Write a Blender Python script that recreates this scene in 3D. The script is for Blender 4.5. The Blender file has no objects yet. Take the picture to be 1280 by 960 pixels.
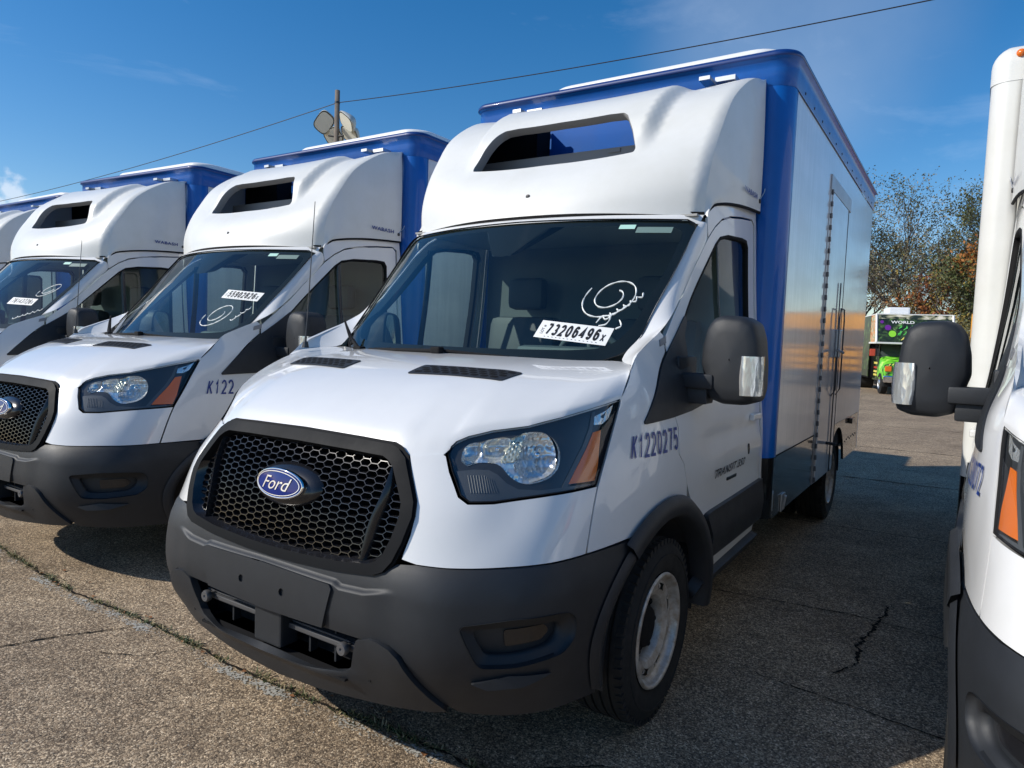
import bpy, bmesh, math, random
import numpy as np
from mathutils import Vector, Matrix, Euler
from mathutils.geometry import delaunay_2d_cdt
from mathutils.bvhtree import BVHTree
random.seed(7)
rad = math.radians
scene = bpy.context.scene
COL = scene.collection

# ------------------------------------------------------------------ camera, world, sun, exposure
cd = bpy.data.cameras.new('camera')
cam = bpy.data.objects.new('camera', cd); COL.objects.link(cam)
cam.location = (1.896, -1.495, 1.459)
cam.rotation_euler = (rad(86.2), rad(-2.12), rad(33.14))
cd.sensor_width = 36.0
cd.lens = 864.6 / 1280 * 36.0
cd.clip_start = 0.05
cd.clip_end = 6000
scene.camera = cam

SUN_DIR = Vector((-1.03, -1.02, 1.0)).normalized()      # towards the sun
sun_el = math.asin(SUN_DIR.z)
sun_az = math.atan2(SUN_DIR.x, SUN_DIR.y)
sl = bpy.data.lights.new('sun', 'SUN')
sl.energy = 3.2
sl.angle = rad(0.55)
sl.color = (1.0, 0.945, 0.85)
sun = bpy.data.objects.new('sun', sl); COL.objects.link(sun)
sun.rotation_euler = SUN_DIR.to_track_quat('Z', 'Y').to_euler()

w = bpy.data.worlds.new('World'); scene.world = w; w.use_nodes = True
nt = w.node_tree; N = nt.nodes; Lk = nt.links
bg = N['Background']
sky = N.new('ShaderNodeTexSky'); sky.sky_type = 'NISHITA'; sky.sun_disc = False
sky.sun_elevation = sun_el; sky.sun_rotation = sun_az
sky.air_density = 1.0; sky.dust_density = 0.35; sky.ozone_density = 2.6
tc = N.new('ShaderNodeTexCoord')
mp = N.new('ShaderNodeMapping'); mp.inputs['Scale'].default_value = (1.0, 1.0, 2.6)
mp.inputs['Rotation'].default_value = (0.0, 0.35, 0.5)
n1 = N.new('ShaderNodeTexNoise'); n1.inputs['Scale'].default_value = 2.3; n1.inputs['Detail'].default_value = 9; n1.inputs['Roughness'].default_value = .62
n1.inputs['Distortion'].default_value = .6
r1 = N.new('ShaderNodeValToRGB'); r1.color_ramp.elements[0].position = .54; r1.color_ramp.elements[1].position = .84
r1.color_ramp.elements[1].color = (.24, .24, .24, 1)
hs = N.new('ShaderNodeHueSaturation'); hs.inputs['Saturation'].default_value = 1.40; hs.inputs['Value'].default_value = 1.0
mx = N.new('ShaderNodeMixRGB'); mx.inputs['Color2'].default_value = (6.4, 7.3, 8.8, 1)
Lk.new(tc.outputs['Generated'], mp.inputs['Vector']); Lk.new(mp.outputs['Vector'], n1.inputs['Vector'])
Lk.new(n1.outputs['Fac'], r1.inputs['Fac']); Lk.new(r1.outputs['Color'], mx.inputs['Fac'])
tn = N.new('ShaderNodeMixRGB'); tn.blend_type = 'MULTIPLY'; tn.inputs['Fac'].default_value = 1; tn.inputs['Color2'].default_value = (.95, .885, .90, 1)
Lk.new(sky.outputs['Color'], hs.inputs['Color']); Lk.new(hs.outputs['Color'], tn.inputs['Color1']); Lk.new(tn.outputs['Color'], mx.inputs['Color1'])
# a small cumulus low on the left and a faint bright streak of high cloud on the right
D_CUMULUS = (-.926, .349, .142); D_STREAK = (-.19, .900, .392)
def patch(prev, d, c0, c1, sc, lo, hi, amt, col):
    vm = N.new('ShaderNodeVectorMath'); vm.operation = 'DOT_PRODUCT'; vm.inputs[1].default_value = d
    nrm = N.new('ShaderNodeVectorMath'); nrm.operation = 'NORMALIZE'; Lk.new(tc.outputs['Generated'], nrm.inputs[0]); Lk.new(nrm.outputs['Vector'], vm.inputs[0])
    a = N.new('ShaderNodeMapRange'); a.interpolation_type = 'SMOOTHSTEP'; a.inputs['From Min'].default_value = c0; a.inputs['From Max'].default_value = c1; Lk.new(vm.outputs['Value'], a.inputs['Value'])
    n = N.new('ShaderNodeTexNoise'); n.inputs['Scale'].default_value = sc; n.inputs['Detail'].default_value = 7; Lk.new(tc.outputs['Generated'], n.inputs['Vector'])
    ad = N.new('ShaderNodeMath'); ad.operation = 'MULTIPLY'; Lk.new(a.outputs['Result'], ad.inputs[0]); Lk.new(n.outputs['Fac'], ad.inputs[1])
    b = N.new('ShaderNodeMapRange'); b.interpolation_type = 'SMOOTHSTEP'; b.inputs['From Min'].default_value = lo; b.inputs['From Max'].default_value = hi; b.inputs['To Max'].default_value = amt; Lk.new(ad.outputs[0], b.inputs['Value'])
    m = N.new('ShaderNodeMixRGB'); m.inputs['Color2'].default_value = col; Lk.new(b.outputs['Result'], m.inputs['Fac']); Lk.new(prev, m.inputs['Color1']); return m.outputs['Color']
o1 = patch(mx.outputs['Color'], D_CUMULUS, .9984, .99995, 60, .32, .56, .50, (7.0, 7.2, 7.6, 1))
o2 = patch(o1, D_STREAK, .965, 1.0, 2.6, .10, .85, .42, (3.6, 4.4, 5.6, 1))
Lk.new(o2, bg.inputs['Color'])
bg.inputs['Strength'].default_value = 0.108

scene.view_settings.view_transform = 'Standard'
scene.view_settings.look = 'None'
scene.view_settings.exposure = 0.44
scene.view_settings.gamma = 1.0

# ------------------------------------------------------------------ materials
MATS = {}
def mat(name, col, rough=.5, metal=0., coat=0., spec=.5, var=0., vscale=8., bump=0., bscale=60., emis=None, croughness=.03, var2=None, stretch=None):
    if name in MATS: return MATS[name]
    m = bpy.data.materials.new(name); m.use_nodes = True; t = m.node_tree; nn = t.nodes; ll = t.links
    b = nn['Principled BSDF']
    b.inputs['Base Color'].default_value = (*col, 1)
    b.inputs['Roughness'].default_value = rough
    b.inputs['Metallic'].default_value = metal
    b.inputs['Coat Weight'].default_value = coat
    b.inputs['Coat Roughness'].default_value = croughness
    b.inputs['Specular IOR Level'].default_value = spec
    if var or bump:
        c = nn.new('ShaderNodeTexCoord')
        src = c.outputs['Object']
        if stretch:
            mm = nn.new('ShaderNodeMapping'); mm.inputs['Scale'].default_value = stretch
            ll.new(src, mm.inputs['Vector']); src = mm.outputs['Vector']
    if var:
        n = nn.new('ShaderNodeTexNoise'); n.inputs['Scale'].default_value = vscale; n.inputs['Detail'].default_value = 6; n.inputs['Roughness'].default_value = .65
        ll.new(src, n.inputs['Vector'])
        r = nn.new('ShaderNodeValToRGB'); r.color_ramp.elements[0].position = .3; r.color_ramp.elements[1].position = .72
        c2 = var2 if var2 else tuple(x * (1 - var) for x in col)
        r.color_ramp.elements[0].color = (*c2, 1); r.color_ramp.elements[1].color = (*col, 1)
        ll.new(n.outputs['Fac'], r.inputs['Fac']); ll.new(r.outputs['Color'], b.inputs['Base Color'])
        mr = nn.new('ShaderNodeMapRange'); mr.inputs['To Min'].default_value = min(1, rough * 1.35 + .03); mr.inputs['To Max'].default_value = rough
        ll.new(n.outputs['Fac'], mr.inputs['Value']); ll.new(mr.outputs['Result'], b.inputs['Roughness'])
    if bump:
        n = nn.new('ShaderNodeTexNoise'); n.inputs['Scale'].default_value = bscale; n.inputs['Detail'].default_value = 3
        ll.new(src, n.inputs['Vector'])
        bp = nn.new('ShaderNodeBump'); bp.inputs['Strength'].default_value = bump; bp.inputs['Distance'].default_value = .002
        ll.new(n.outputs['Fac'], bp.inputs['Height']); ll.new(bp.outputs['Normal'], b.inputs['Normal'])
    if emis:
        b.inputs['Emission Color'].default_value = (*emis, 1); b.inputs['Emission Strength'].default_value = 1
    MATS[name] = m
    return m

def glass(name, tint, ior=1.5, rough=.0, refl=1.0):
    m = bpy.data.materials.new(name); m.use_nodes = True; t = m.node_tree; nn = t.nodes; ll = t.links
    nn.remove(nn['Principled BSDF']); out = nn['Material Output']
    tr = nn.new('ShaderNodeBsdfTransparent'); tr.inputs['Color'].default_value = (*tint, 1)
    gl = nn.new('ShaderNodeBsdfGlossy'); gl.inputs['Roughness'].default_value = rough
    fr = nn.new('ShaderNodeFresnel'); ge = nn.new('ShaderNodeNewGeometry'); mrr = nn.new('ShaderNodeMapRange'); mrr.inputs['To Min'].default_value = ior; mrr.inputs['To Max'].default_value = 1 / ior; ll.new(ge.outputs['Backfacing'], mrr.inputs['Value']); ll.new(mrr.outputs['Result'], fr.inputs['IOR'])
    mu = nn.new('ShaderNodeMath'); mu.operation = 'MULTIPLY'; mu.inputs[1].default_value = refl; mu.use_clamp = True
    mi = nn.new('ShaderNodeMixShader')
    ll.new(fr.outputs['Fac'], mu.inputs[0]); ll.new(mu.outputs['Value'], mi.inputs['Fac'])
    ll.new(tr.outputs['BSDF'], mi.inputs[1]); ll.new(gl.outputs['BSDF'], mi.inputs[2]); ll.new(mi.outputs['Shader'], out.inputs['Surface'])
    MATS[name] = m
    return m

WHITE = mat('white_paint', (.765, .765, .755), .26, 0, 1.0, .5, var=.05, vscale=5, bump=.22, bscale=2.2)
FWHITE = mat('white_fibreglass', (.74, .745, .725), .38, 0, .35, .5, var=.09, vscale=3, var2=(.66, .66, .62))
BLACKP = mat('black_textured_plastic', (.019, .022, .027), .44, 0, 0, .5, var=.35, vscale=7, bump=.25, bscale=900)
BLACKG = mat('gloss_black_plastic', (.012, .012, .014), .22, 0, .3, .5)
BLACKM = mat('matt_black', (.010, .010, .011), .8, 0, 0, .2)
RUBBER = mat('tyre_rubber', (.022, .022, .022), .75, 0, 0, .35, var=.4, vscale=20, bump=.2, bscale=300)
CHROME = mat('chrome', (.85, .85, .87), .06, 1.0)
REFLECT = mat('reflector_chrome', (.90, .89, .86), .20, .72, bump=1., bscale=38, stretch=(2.6, 2.6, .6))
STEEL = mat('painted_wheel_steel', (.62, .61, .58), .38, .35, .2, var=.35, vscale=25, var2=(.32, .25, .18))
ALU = mat('bare_aluminium', (.62, .63, .64), .34, .9, var=.2, vscale=30)
DARKMETAL = mat('dark_metal', (.06, .06, .062), .45, .6)
BLUE = mat('blue_paint', (.0, .105, .44), .28, 0, .3, .3, var=.12, vscale=6)
BLUED = mat('blue_roof_rail', (.0, .100, .42), .36, 0, .2, .3, var=.2, vscale=9)
SKIRT = mat('gloss_black_panel', (.012, .012, .013), .16, 0, .8, .5, var=.2, vscale=9)
AMBER = mat('amber_reflector', (.80, .17, .012), .22, 0, .6)
ORANGE = mat('bus_yellow_paint', (.88, .38, .03), .35, 0, .5, var=.06)
DASH = mat('dashboard_plastic', (.11, .12, .125), .6)
SEAT = mat('seat_vinyl', (.055, .058, .065), .55, bump=.3, bscale=200)
LINER = mat('headliner', (.36, .36, .35), .9)
PAPER = mat('white_label', (.84, .84, .82), .5)
INK = mat('black_ink', (.01, .01, .01), .5)
INKB = mat('blue_vinyl_lettering', (.004, .035, .22), .35)
CHALK = mat('white_paint_marker', (.85, .87, .84), .6)
ROOFW = mat('translucent_white_roof', (.78, .79, .80), .45, 0, .2)
HLBLACK = mat('headlamp_bezel', (.042, .044, .047), .30, 0, .25)
HLGREY = mat('headlamp_grey_bezel', (.10, .105, .11), .4, .2)
GLASS = glass('windscreen_glass', (.70, .85, .83), 1.52, 0.0, 1.25)
SGLASS = glass('side_window_glass', (.72, .83, .80), 1.52, 0.0, 1.0)
def faceted(m):      # pressed reflector facets
    t = m.node_tree; nn = t.nodes; ll = t.links; b = nn['Principled BSDF']; bp = [n for n in nn if n.type == 'BUMP'][0]
    c = nn.new('ShaderNodeTexCoord'); v = nn.new('ShaderNodeTexVoronoi'); v.inputs['Scale'].default_value = 48; mm = nn.new('ShaderNodeMapping'); mm.inputs['Scale'].default_value = (1.6, 1.6, .45)
    ll.new(c.outputs['Object'], mm.inputs['Vector']); ll.new(mm.outputs['Vector'], v.inputs['Vector']); ll.new(v.outputs['Distance'], bp.inputs['Height']); bp.inputs['Distance'].default_value = .004; bp.inputs['Strength'].default_value = .40
faceted(REFLECT)
LENS = glass('clear_lens', (.93, .95, .96), 1.5, .01, 1.0)
TINT = glass('dark_tinted_glass', (.10, .11, .12), 1.52, 0.0, 1.0)

def side_panel_material():
    m = bpy.data.materials.new('white_side_panel'); m.use_nodes = True; t = m.node_tree; nn = t.nodes; ll = t.links
    b = nn['Principled BSDF']
    c = nn.new('ShaderNodeTexCoord')
    m1 = nn.new('ShaderNodeMapping'); m1.inputs['Scale'].default_value = (1, 5, .35)
    m2 = nn.new('ShaderNodeMapping'); m2.inputs['Scale'].default_value = (1, .5, 2.0)
    ll.new(c.outputs['Object'], m1.inputs['Vector']); ll.new(c.outputs['Object'], m2.inputs['Vector'])
    a = nn.new('ShaderNodeTexNoise'); a.inputs['Scale'].default_value = 5; a.inputs['Detail'].default_value = 8
    d = nn.new('ShaderNodeTexNoise'); d.inputs['Scale'].default_value = 3; d.inputs['Detail'].default_value = 8
    ll.new(m1.outputs['Vector'], a.inputs['Vector']); ll.new(m2.outputs['Vector'], d.inputs['Vector'])
    s = nn.new('ShaderNodeMath'); s.operation = 'ADD'; ll.new(a.outputs['Fac'], s.inputs[0]); ll.new(d.outputs['Fac'], s.inputs[1])
    r = nn.new('ShaderNodeValToRGB'); r.color_ramp.elements[0].position = .40; r.color_ramp.elements[1].position = .62
    r.color_ramp.elements[0].color = (.60, .61, .62, 1); r.color_ramp.elements[1].color = (.72, .72, .73, 1)
    h = nn.new('ShaderNodeMath'); h.operation = 'MULTIPLY'; h.inputs[1].default_value = .5; ll.new(s.outputs[0], h.inputs[0])
    ll.new(h.outputs[0], r.inputs['Fac']); ll.new(r.outputs['Color'], b.inputs['Base Color'])
    mr = nn.new('ShaderNodeMapRange'); mr.inputs['From Min'].default_value = .38; mr.inputs['From Max'].default_value = .62
    mr.inputs['To Min'].default_value = .17; mr.inputs['To Max'].default_value = .06
    ll.new(h.outputs[0], mr.inputs['Value']); ll.new(mr.outputs['Result'], b.inputs['Roughness'])
    b.inputs['Specular IOR Level'].default_value = .55
    bp = nn.new('ShaderNodeBump'); bp.inputs['Strength'].default_value = .018; bp.inputs['Distance'].default_value = .002
    ll.new(h.outputs[0], bp.inputs['Height']); ll.new(bp.outputs['Normal'], b.inputs['Normal'])
    return m
PANEL = side_panel_material()

def asphalt_material():
    m = bpy.data.materials.new('asphalt'); m.use_nodes = True; t = m.node_tree; nn = t.nodes; ll = t.links
    b = nn['Principled BSDF']; b.inputs['Roughness'].default_value = .88; b.inputs['Specular IOR Level'].default_value = .25
    c = nn.new('ShaderNodeTexCoord')
    def noise(sc, det=4, ro=.6):
        n = nn.new('ShaderNodeTexNoise'); n.inputs['Scale'].default_value = sc; n.inputs['Detail'].default_value = det; n.inputs['Roughness'].default_value = ro
        ll.new(c.outputs['Object'], n.inputs['Vector']); return n
    v = nn.new('ShaderNodeTexVoronoi'); v.inputs['Scale'].default_value = 185; ll.new(c.outputs['Object'], v.inputs['Vector'])
    v2 = nn.new('ShaderNodeTexVoronoi'); v2.inputs['Scale'].default_value = 92; ll.new(c.outputs['Object'], v2.inputs['Vector'])
    sep = nn.new('ShaderNodeSeparateColor'); ll.new(v.outputs['Color'], sep.inputs['Color'])
    sep2 = nn.new('ShaderNodeSeparateColor'); ll.new(v2.outputs['Color'], sep2.inputs['Color'])
    r = nn.new('ShaderNodeValToRGB'); e = r.color_ramp.elements
    e[0].position = 0; e[0].color = (.085, .068, .054, 1); e[1].position = 1; e[1].color = (.66, .57, .46, 1)
    x = e.new(.35); x.color = (.185, .145, .110, 1); x = e.new(.72); x.color = (.345, .275, .205, 1); x = e.new(.9); x.color = (.48, .40, .31, 1)
    ll.new(sep.outputs[0], r.inputs['Fac'])
    r2 = nn.new('ShaderNodeValToRGB'); e = r2.color_ramp.elements
    e[0].position = .3; e[0].color = (.92, .91, .85, 1); e[1].position = .95; e[1].color = (1.60, 1.55, 1.40, 1)
    ll.new(sep2.outputs[1], r2.inputs['Fac'])
    mul = nn.new('ShaderNodeMixRGB'); mul.blend_type = 'MULTIPLY'; mul.inputs['Fac'].default_value = 1
    ll.new(r.outputs['Color'], mul.inputs['Color1']); ll.new(r2.outputs['Color'], mul.inputs['Color2'])
    big = noise(.55, 6); mid = noise(4.5, 5)
    rb = nn.new('ShaderNodeValToRGB'); rb.color_ramp.elements[0].position = .33; rb.color_ramp.elements[1].position = .7
    rb.color_ramp.elements[0].color = (.70, .67, .66, 1); rb.color_ramp.elements[1].color = (1.20, 1.17, 1.12, 1)
    ll.new(big.outputs['Fac'], rb.inputs['Fac'])
    mul2 = nn.new('ShaderNodeMixRGB'); mul2.blend_type = 'MULTIPLY'; mul2.inputs['Fac'].default_value = 1
    ll.new(mul.outputs['Color'], mul2.inputs['Color1']); ll.new(rb.outputs['Color'], mul2.inputs['Color2'])
    rm = nn.new('ShaderNodeValToRGB'); rm.color_ramp.elements[0].position = .35; rm.color_ramp.elements[1].position = .62
    rm.color_ramp.elements[0].color = (.80, .78, .76, 1); rm.color_ramp.elements[1].color = (1.06, 1.05, 1.04, 1)
    ll.new(mid.outputs['Fac'], rm.inputs['Fac'])
    mul3 = nn.new('ShaderNodeMixRGB'); mul3.blend_type = 'MULTIPLY'; mul3.inputs['Fac'].default_value = 1
    ll.new(mul2.outputs['Color'], mul3.inputs['Color1']); ll.new(rm.outputs['Color'], mul3.inputs['Color2'])
    # oil stains between the trucks
    st = noise(1.7, 3); rs = nn.new('ShaderNodeValToRGB'); rs.color_ramp.elements[0].position = .66; rs.color_ramp.elements[1].position = .76
    rs.color_ramp.elements[0].color = (1, 1, 1, 1); rs.color_ramp.elements[1].color = (.55, .53, .52, 1); ll.new(st.outputs['Fac'], rs.inputs['Fac'])
    mul4 = nn.new('ShaderNodeMixRGB'); mul4.blend_type = 'MULTIPLY'; mul4.inputs['Fac'].default_value = 1
    ll.new(mul3.outputs['Color'], mul4.inputs['Color1']); ll.new(rs.outputs['Color'], mul4.inputs['Color2'])
    ll.new(mul4.outputs['Color'], b.inputs['Base Color'])
    bp = nn.new('ShaderNodeBump'); bp.inputs['Strength'].default_value = .6; bp.inputs['Distance'].default_value = .003
    iv = nn.new('ShaderNodeMath'); iv.operation = 'SUBTRACT'; iv.inputs[0].default_value = 1
    ll.new(v.outputs['Distance'], iv.inputs[1])
    ll.new(iv.outputs[0], bp.inputs['Height']); ll.new(bp.outputs['Normal'], b.inputs['Normal'])
    return m
ASPHALT = asphalt_material()

# ------------------------------------------------------------------ mesh helpers
def link(o, parent=None):
    COL.objects.link(o)
    if parent is not None: o.parent = parent
    return o
def mobj(name, verts, faces, m, parent=None, smooth=False, normals=None, mats=None):
    me = bpy.data.meshes.new(name)
    me.from_pydata([tuple(v) for v in verts], [], faces)
    if mats:
        for q in mats: me.materials.append(q)
    else: me.materials.append(m)
    if smooth or normals is not None:
        me.polygons.foreach_set('use_smooth', [True] * len(me.polygons))
    me.update()
    if normals is not None:
        me.normals_split_custom_set_from_vertices([tuple(n) for n in normals])
    return link(bpy.data.objects.new(name, me), parent)
def tag(o, label=None, cat=None, group=None, kind=None):
    if label: o['label'] = label
    if cat: o['category'] = cat
    if group: o['group'] = group
    if kind: o['kind'] = kind
    return o
def empty(name, loc=(0, 0, 0), rz=0.):
    o = bpy.data.objects.new(name, None); COL.objects.link(o); o.location = loc; o.rotation_euler = (0, 0, rz); o.empty_display_size = .2
    return o
def copy_tree(o, parent=None):
    c = o.copy(); COL.objects.link(c)
    if parent is not None: c.parent = parent
    for ch in list(o.children): copy_tree(ch, c)
    return c

class MB:
    def __init__(s): s.v = []; s.f = []; s.mi = []
    def add(s, vs, fs, mi=0):
        n = len(s.v); s.v += [tuple(v) for v in vs]; s.f += [tuple(i + n for i in f) for f in fs]; s.mi += [mi] * len(fs); return s
    def box(s, a, b, mi=0, bev=0.):
        (x0, y0, z0), (x1, y1, z1) = a, b
        if bev <= 0:
            vs = [(x, y, z) for x in (x0, x1) for y in (y0, y1) for z in (z0, z1)]
            return s.add(vs, [(0, 1, 3, 2), (4, 6, 7, 5), (0, 4, 5, 1), (2, 3, 7, 6), (0, 2, 6, 4), (1, 5, 7, 3)], mi)
        bm = bmesh.new(); bmesh.ops.create_cube(bm, size=1)
        bmesh.ops.scale(bm, vec=(abs(x1 - x0), abs(y1 - y0), abs(z1 - z0)), verts=bm.verts)
        bmesh.ops.translate(bm, vec=((x0 + x1) / 2, (y0 + y1) / 2, (z0 + z1) / 2), verts=bm.verts)
        bmesh.ops.bevel(bm, geom=bm.edges[:], offset=bev, segments=2, affect='EDGES', profile=.6)
        bm.verts.index_update()
        s.add([v.co.copy() for v in bm.verts], [tuple(v.index for v in f.verts) for f in bm.faces], mi); bm.free(); return s
    def xf(s, M, start=0):
        s.v = s.v[:start] + [tuple(M @ Vector(v)) for v in s.v[start:]]; return s
    def tube(s, pts, r, n=8, mi=0, caps=True):
        pts = [Vector(p) for p in pts]; rr = r if isinstance(r, (list, tuple)) else [r] * len(pts)
        rings = []; up = Vector((0, 0, 1))
        for i, p in enumerate(pts):
            d = (pts[min(i + 1, len(pts) - 1)] - pts[max(i - 1, 0)]).normalized()
            u = up if abs(d.dot(up)) < .95 else Vector((1, 0, 0))
            a = d.cross(u).normalized(); b = d.cross(a).normalized()
            rings.append([p + (a * math.cos(2 * math.pi * k / n) + b * math.sin(2 * math.pi * k / n)) * rr[i] for k in range(n)])
        vs = [q for rg in rings for q in rg]; fs = []
        for i in range(len(pts) - 1):
            for k in range(n):
                fs.append((i * n + k, i * n + (k + 1) % n, (i + 1) * n + (k + 1) % n, (i + 1) * n + k))
        if caps: fs.append(tuple(range(n - 1, -1, -1))); fs.append(tuple((len(pts) - 1) * n + k for k in range(n)))
        return s.add(vs, fs, mi)
    def lathe_x(s, prof, c=(0, 0, 0), n=48, mi=0, a0=0., a1=2 * math.pi):
        # profile (x, r) spun round the x axis through c
        full = abs(a1 - a0 - 2 * math.pi) < 1e-6; m = n if full else n + 1
        vs = []
        for k in range(m):
            a = a0 + (a1 - a0) * k / n
            for (x, r) in prof: vs.append((c[0] + x, c[1] + r * math.cos(a), c[2] + r * math.sin(a)))
        P = len(prof); fs = []
        for k in range(n):
            k2 = (k + 1) % m
            for i in range(P - 1): fs.append((k * P + i, k2 * P + i, k2 * P + i + 1, k * P + i + 1))
        return s.add(vs, fs, mi)
    def obj(s, name, m, parent=None, smooth=False, mats=None, angle=None):
        o = mobj(name, s.v, s.f, m, parent, smooth, mats=mats)
        if mats: o.data.polygons.foreach_set('material_index', s.mi)
        if angle:
            o.data.polygons.foreach_set('use_smooth', [True] * len(o.data.polygons))
            try: o.data.set_sharp_from_angle(angle=rad(angle))
            except Exception: pass
        return o

def ss(t):
    t = min(max(t, 0.), 1.); return t * t * (3 - 2 * t)
def crv(xs, ys, t):
    i = min(max(int(np.searchsorted(xs, t) - 1), 0), len(xs) - 2)
    def m(k):
        if k == 0: return (ys[1] - ys[0]) / (xs[1] - xs[0])
        if k == len(xs) - 1: return (ys[-1] - ys[-2]) / (xs[-1] - xs[-2])
        return (ys[k + 1] - ys[k - 1]) / (xs[k + 1] - xs[k - 1])
    h = xs[i + 1] - xs[i]; u = (t - xs[i]) / h
    if u < 0: return ys[0] + m(0) * (t - xs[0])
    if u > 1: return ys[-1] + m(len(xs) - 1) * (t - xs[-1])
    return (2 * u**3 - 3 * u**2 + 1) * ys[i] + (u**3 - 2 * u**2 + u) * h * m(i) + (-2 * u**3 + 3 * u**2) * ys[i + 1] + (u**3 - u**2) * h * m(i + 1)
def curve(pts, n=40):
    # smooth resample of a 3-D (or 2-D) polyline
    p = np.array(pts, float); d = np.concatenate([[0], np.cumsum(np.linalg.norm(np.diff(p, axis=0), axis=1))])
    return [crv(d, p, t) for t in np.linspace(0, d[-1], n)]
def dens(pts, h, closed=True):
    out = []; n = len(pts)
    for i in range(n if closed else n - 1):
        a = np.array(pts[i], float); b = np.array(pts[(i + 1) % n], float); k = max(1, int(math.ceil(np.linalg.norm(b - a) / h)))
        for j in range(k): out.append(a + (b - a) * j / k)
    if not closed: out.append(np.array(pts[-1], float))
    return out
def roundp(pts, r=.02, n=4):
    # round the corners of a closed polygon
    out = []; P = [np.array(p, float) for p in pts]; L = len(P)
    for i in range(L):
        a, b, c = P[i - 1], P[i], P[(i + 1) % L]
        da, dc = a - b, c - b; la, lc = np.linalg.norm(da), np.linalg.norm(dc)
        k = min(r, la * .45, lc * .45); p0 = b + da / la * k; p1 = b + dc / lc * k
        for j in range(n + 1):
            t = j / n; out.append((1 - t)**2 * p0 + 2 * t * (1 - t) * b + t * t * p1)
    return out
def inpoly(p, poly):
    x, y = p; c = False; j = len(poly) - 1
    for i in range(len(poly)):
        xi, yi = poly[i][0], poly[i][1]; xj, yj = poly[j][0], poly[j][1]
        if (yi > y) != (yj > y) and x < (xj - xi) * (y - yi) / (yj - yi) + xi: c = not c
        j = i
    return c
def sheet(name, outline, fn, m, parent=None, h=.05, off=0., thick=.012, holes=(), flip=False, mirror=False, edge_h=None, extra=()):
    """a curved panel: 2-D outline (with holes) triangulated and laid on the surface fn(a,b)->(x,y,z)"""
    eh = edge_h or h * .6
    loops = [dens(outline, eh)] + [dens(q, eh) for q in holes]
    pts = []; faces = []
    for lp in loops:
        n = len(pts); pts += [Vector((float(p[0]), float(p[1]))) for p in lp]; faces.append(list(range(n, n + len(lp))))
    pts += [Vector((float(a), float(b))) for a, b in extra if inpoly((a, b), outline) and not any(inpoly((a, b), q) for q in holes)]
    nb = len(pts); bpts = np.array([(p.x, p.y) for p in pts])
    mn = bpts.min(0); mxx = bpts.max(0)
    nx = int((mxx[0] - mn[0]) / h) + 1; ny = int((mxx[1] - mn[1]) / h) + 1
    for i in range(nx + 1):
        for j in range(ny + 1):
            p = (mn[0] + (i + .5 * (j % 2)) * h, mn[1] + j * h)
            if ((bpts - p)**2).sum(1).min() < (h * .5)**2: continue
            if not inpoly(p, outline) or any(inpoly(p, q) for q in holes): continue
            pts.append(Vector(p))
    vo, eo, fo, _, _, _ = delaunay_2d_cdt(pts, [], faces, 1 if not holes else 0, 1e-6)
    tris = []
    for f in fo:
        c = sum((vo[i] for i in f), Vector((0, 0))) / len(f)
        if not inpoly(c, outline) or any(inpoly(c, q) for q in holes): continue
        tris.append(list(f))
    V = []; NN = []
    sgn = -1 if flip else 1
    for p in vo:
        a, b = p; e = 1e-3
        P = np.array(fn(a, b), float); U = np.array(fn(a + e, b), float) - np.array(fn(a - e, b), float); W = np.array(fn(a, b + e), float) - np.array(fn(a, b - e), float)
        n = np.cross(U, W); l = np.linalg.norm(n); n = n / l * sgn if l > 1e-12 else np.array([0, -1., 0])
        V.append(P + n * off); NN.append(n)
    # orient
    out = []
    for f in tris:
        a, b, c = (V[f[0]], V[f[1]], V[f[2]]); n = np.cross(b - a, c - a)
        out.append(tuple(f) if n @ NN[f[0]] > 0 else tuple(f[::-1]))
    # rim
    if thick:
        cnt = {}
        for f in out:
            for i in range(len(f)):
                e = (f[i], f[(i + 1) % len(f)])
                cnt[e] = 1
        bd = [e for e in cnt if (e[1], e[0]) not in cnt]
        mp_ = {}
        for (a, b) in bd:
            for k in (a, b):
                if k not in mp_:
                    mp_[k] = (len(V), len(V) + 1)
                    V.append(V[k].copy()); NN.append(NN[k]); V.append(V[k] - NN[k] * thick); NN.append(NN[k])
        rn = {}
        for (a, b) in bd:
            t = V[b] - V[a]; s_ = np.cross(t, NN[a]); l = np.linalg.norm(s_); s_ = s_ / l if l > 0 else s_
            for k in (a, b): rn.setdefault(k, np.zeros(3)); rn[k] = rn[k] + s_
        for k, (i0, i1) in mp_.items():
            l = np.linalg.norm(rn[k]); q = rn[k] / l if l > 1e-9 else NN[k]; NN[i0] = q; NN[i1] = q
        for (a, b) in bd: out.append((b, a, mp_[a][0], mp_[b][0])); out[-1] = (mp_[b][0], mp_[a][0], mp_[a][1], mp_[b][1])
    if mirror:
        V = [np.array((-v[0], v[1], v[2])) for v in V]; NN = [np.array((-n[0], n[1], n[2])) for n in NN]; out = [f[::-1] for f in out]
    return mobj(name, V, out, m, parent, True, NN)
def loft(name, rows, m, parent=None, mirror=False, flip=False, smooth=True, closed=False):
    """grid surface through rows of equal length"""
    V = [tuple(p) for r in rows for p in r]; n = len(rows[0]); F = []
    for i in range(len(rows) - 1):
        for j in range(n if closed else n - 1):
            k = (j + 1) % n
            F.append((i * n + j, i * n + k, (i + 1) * n + k, (i + 1) * n + j))
    if mirror: V = [(-x, y, z) for x, y, z in V]
    if flip != mirror: F = [f[::-1] for f in F]
    return mobj(name, V, F, m, parent, smooth)

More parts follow.
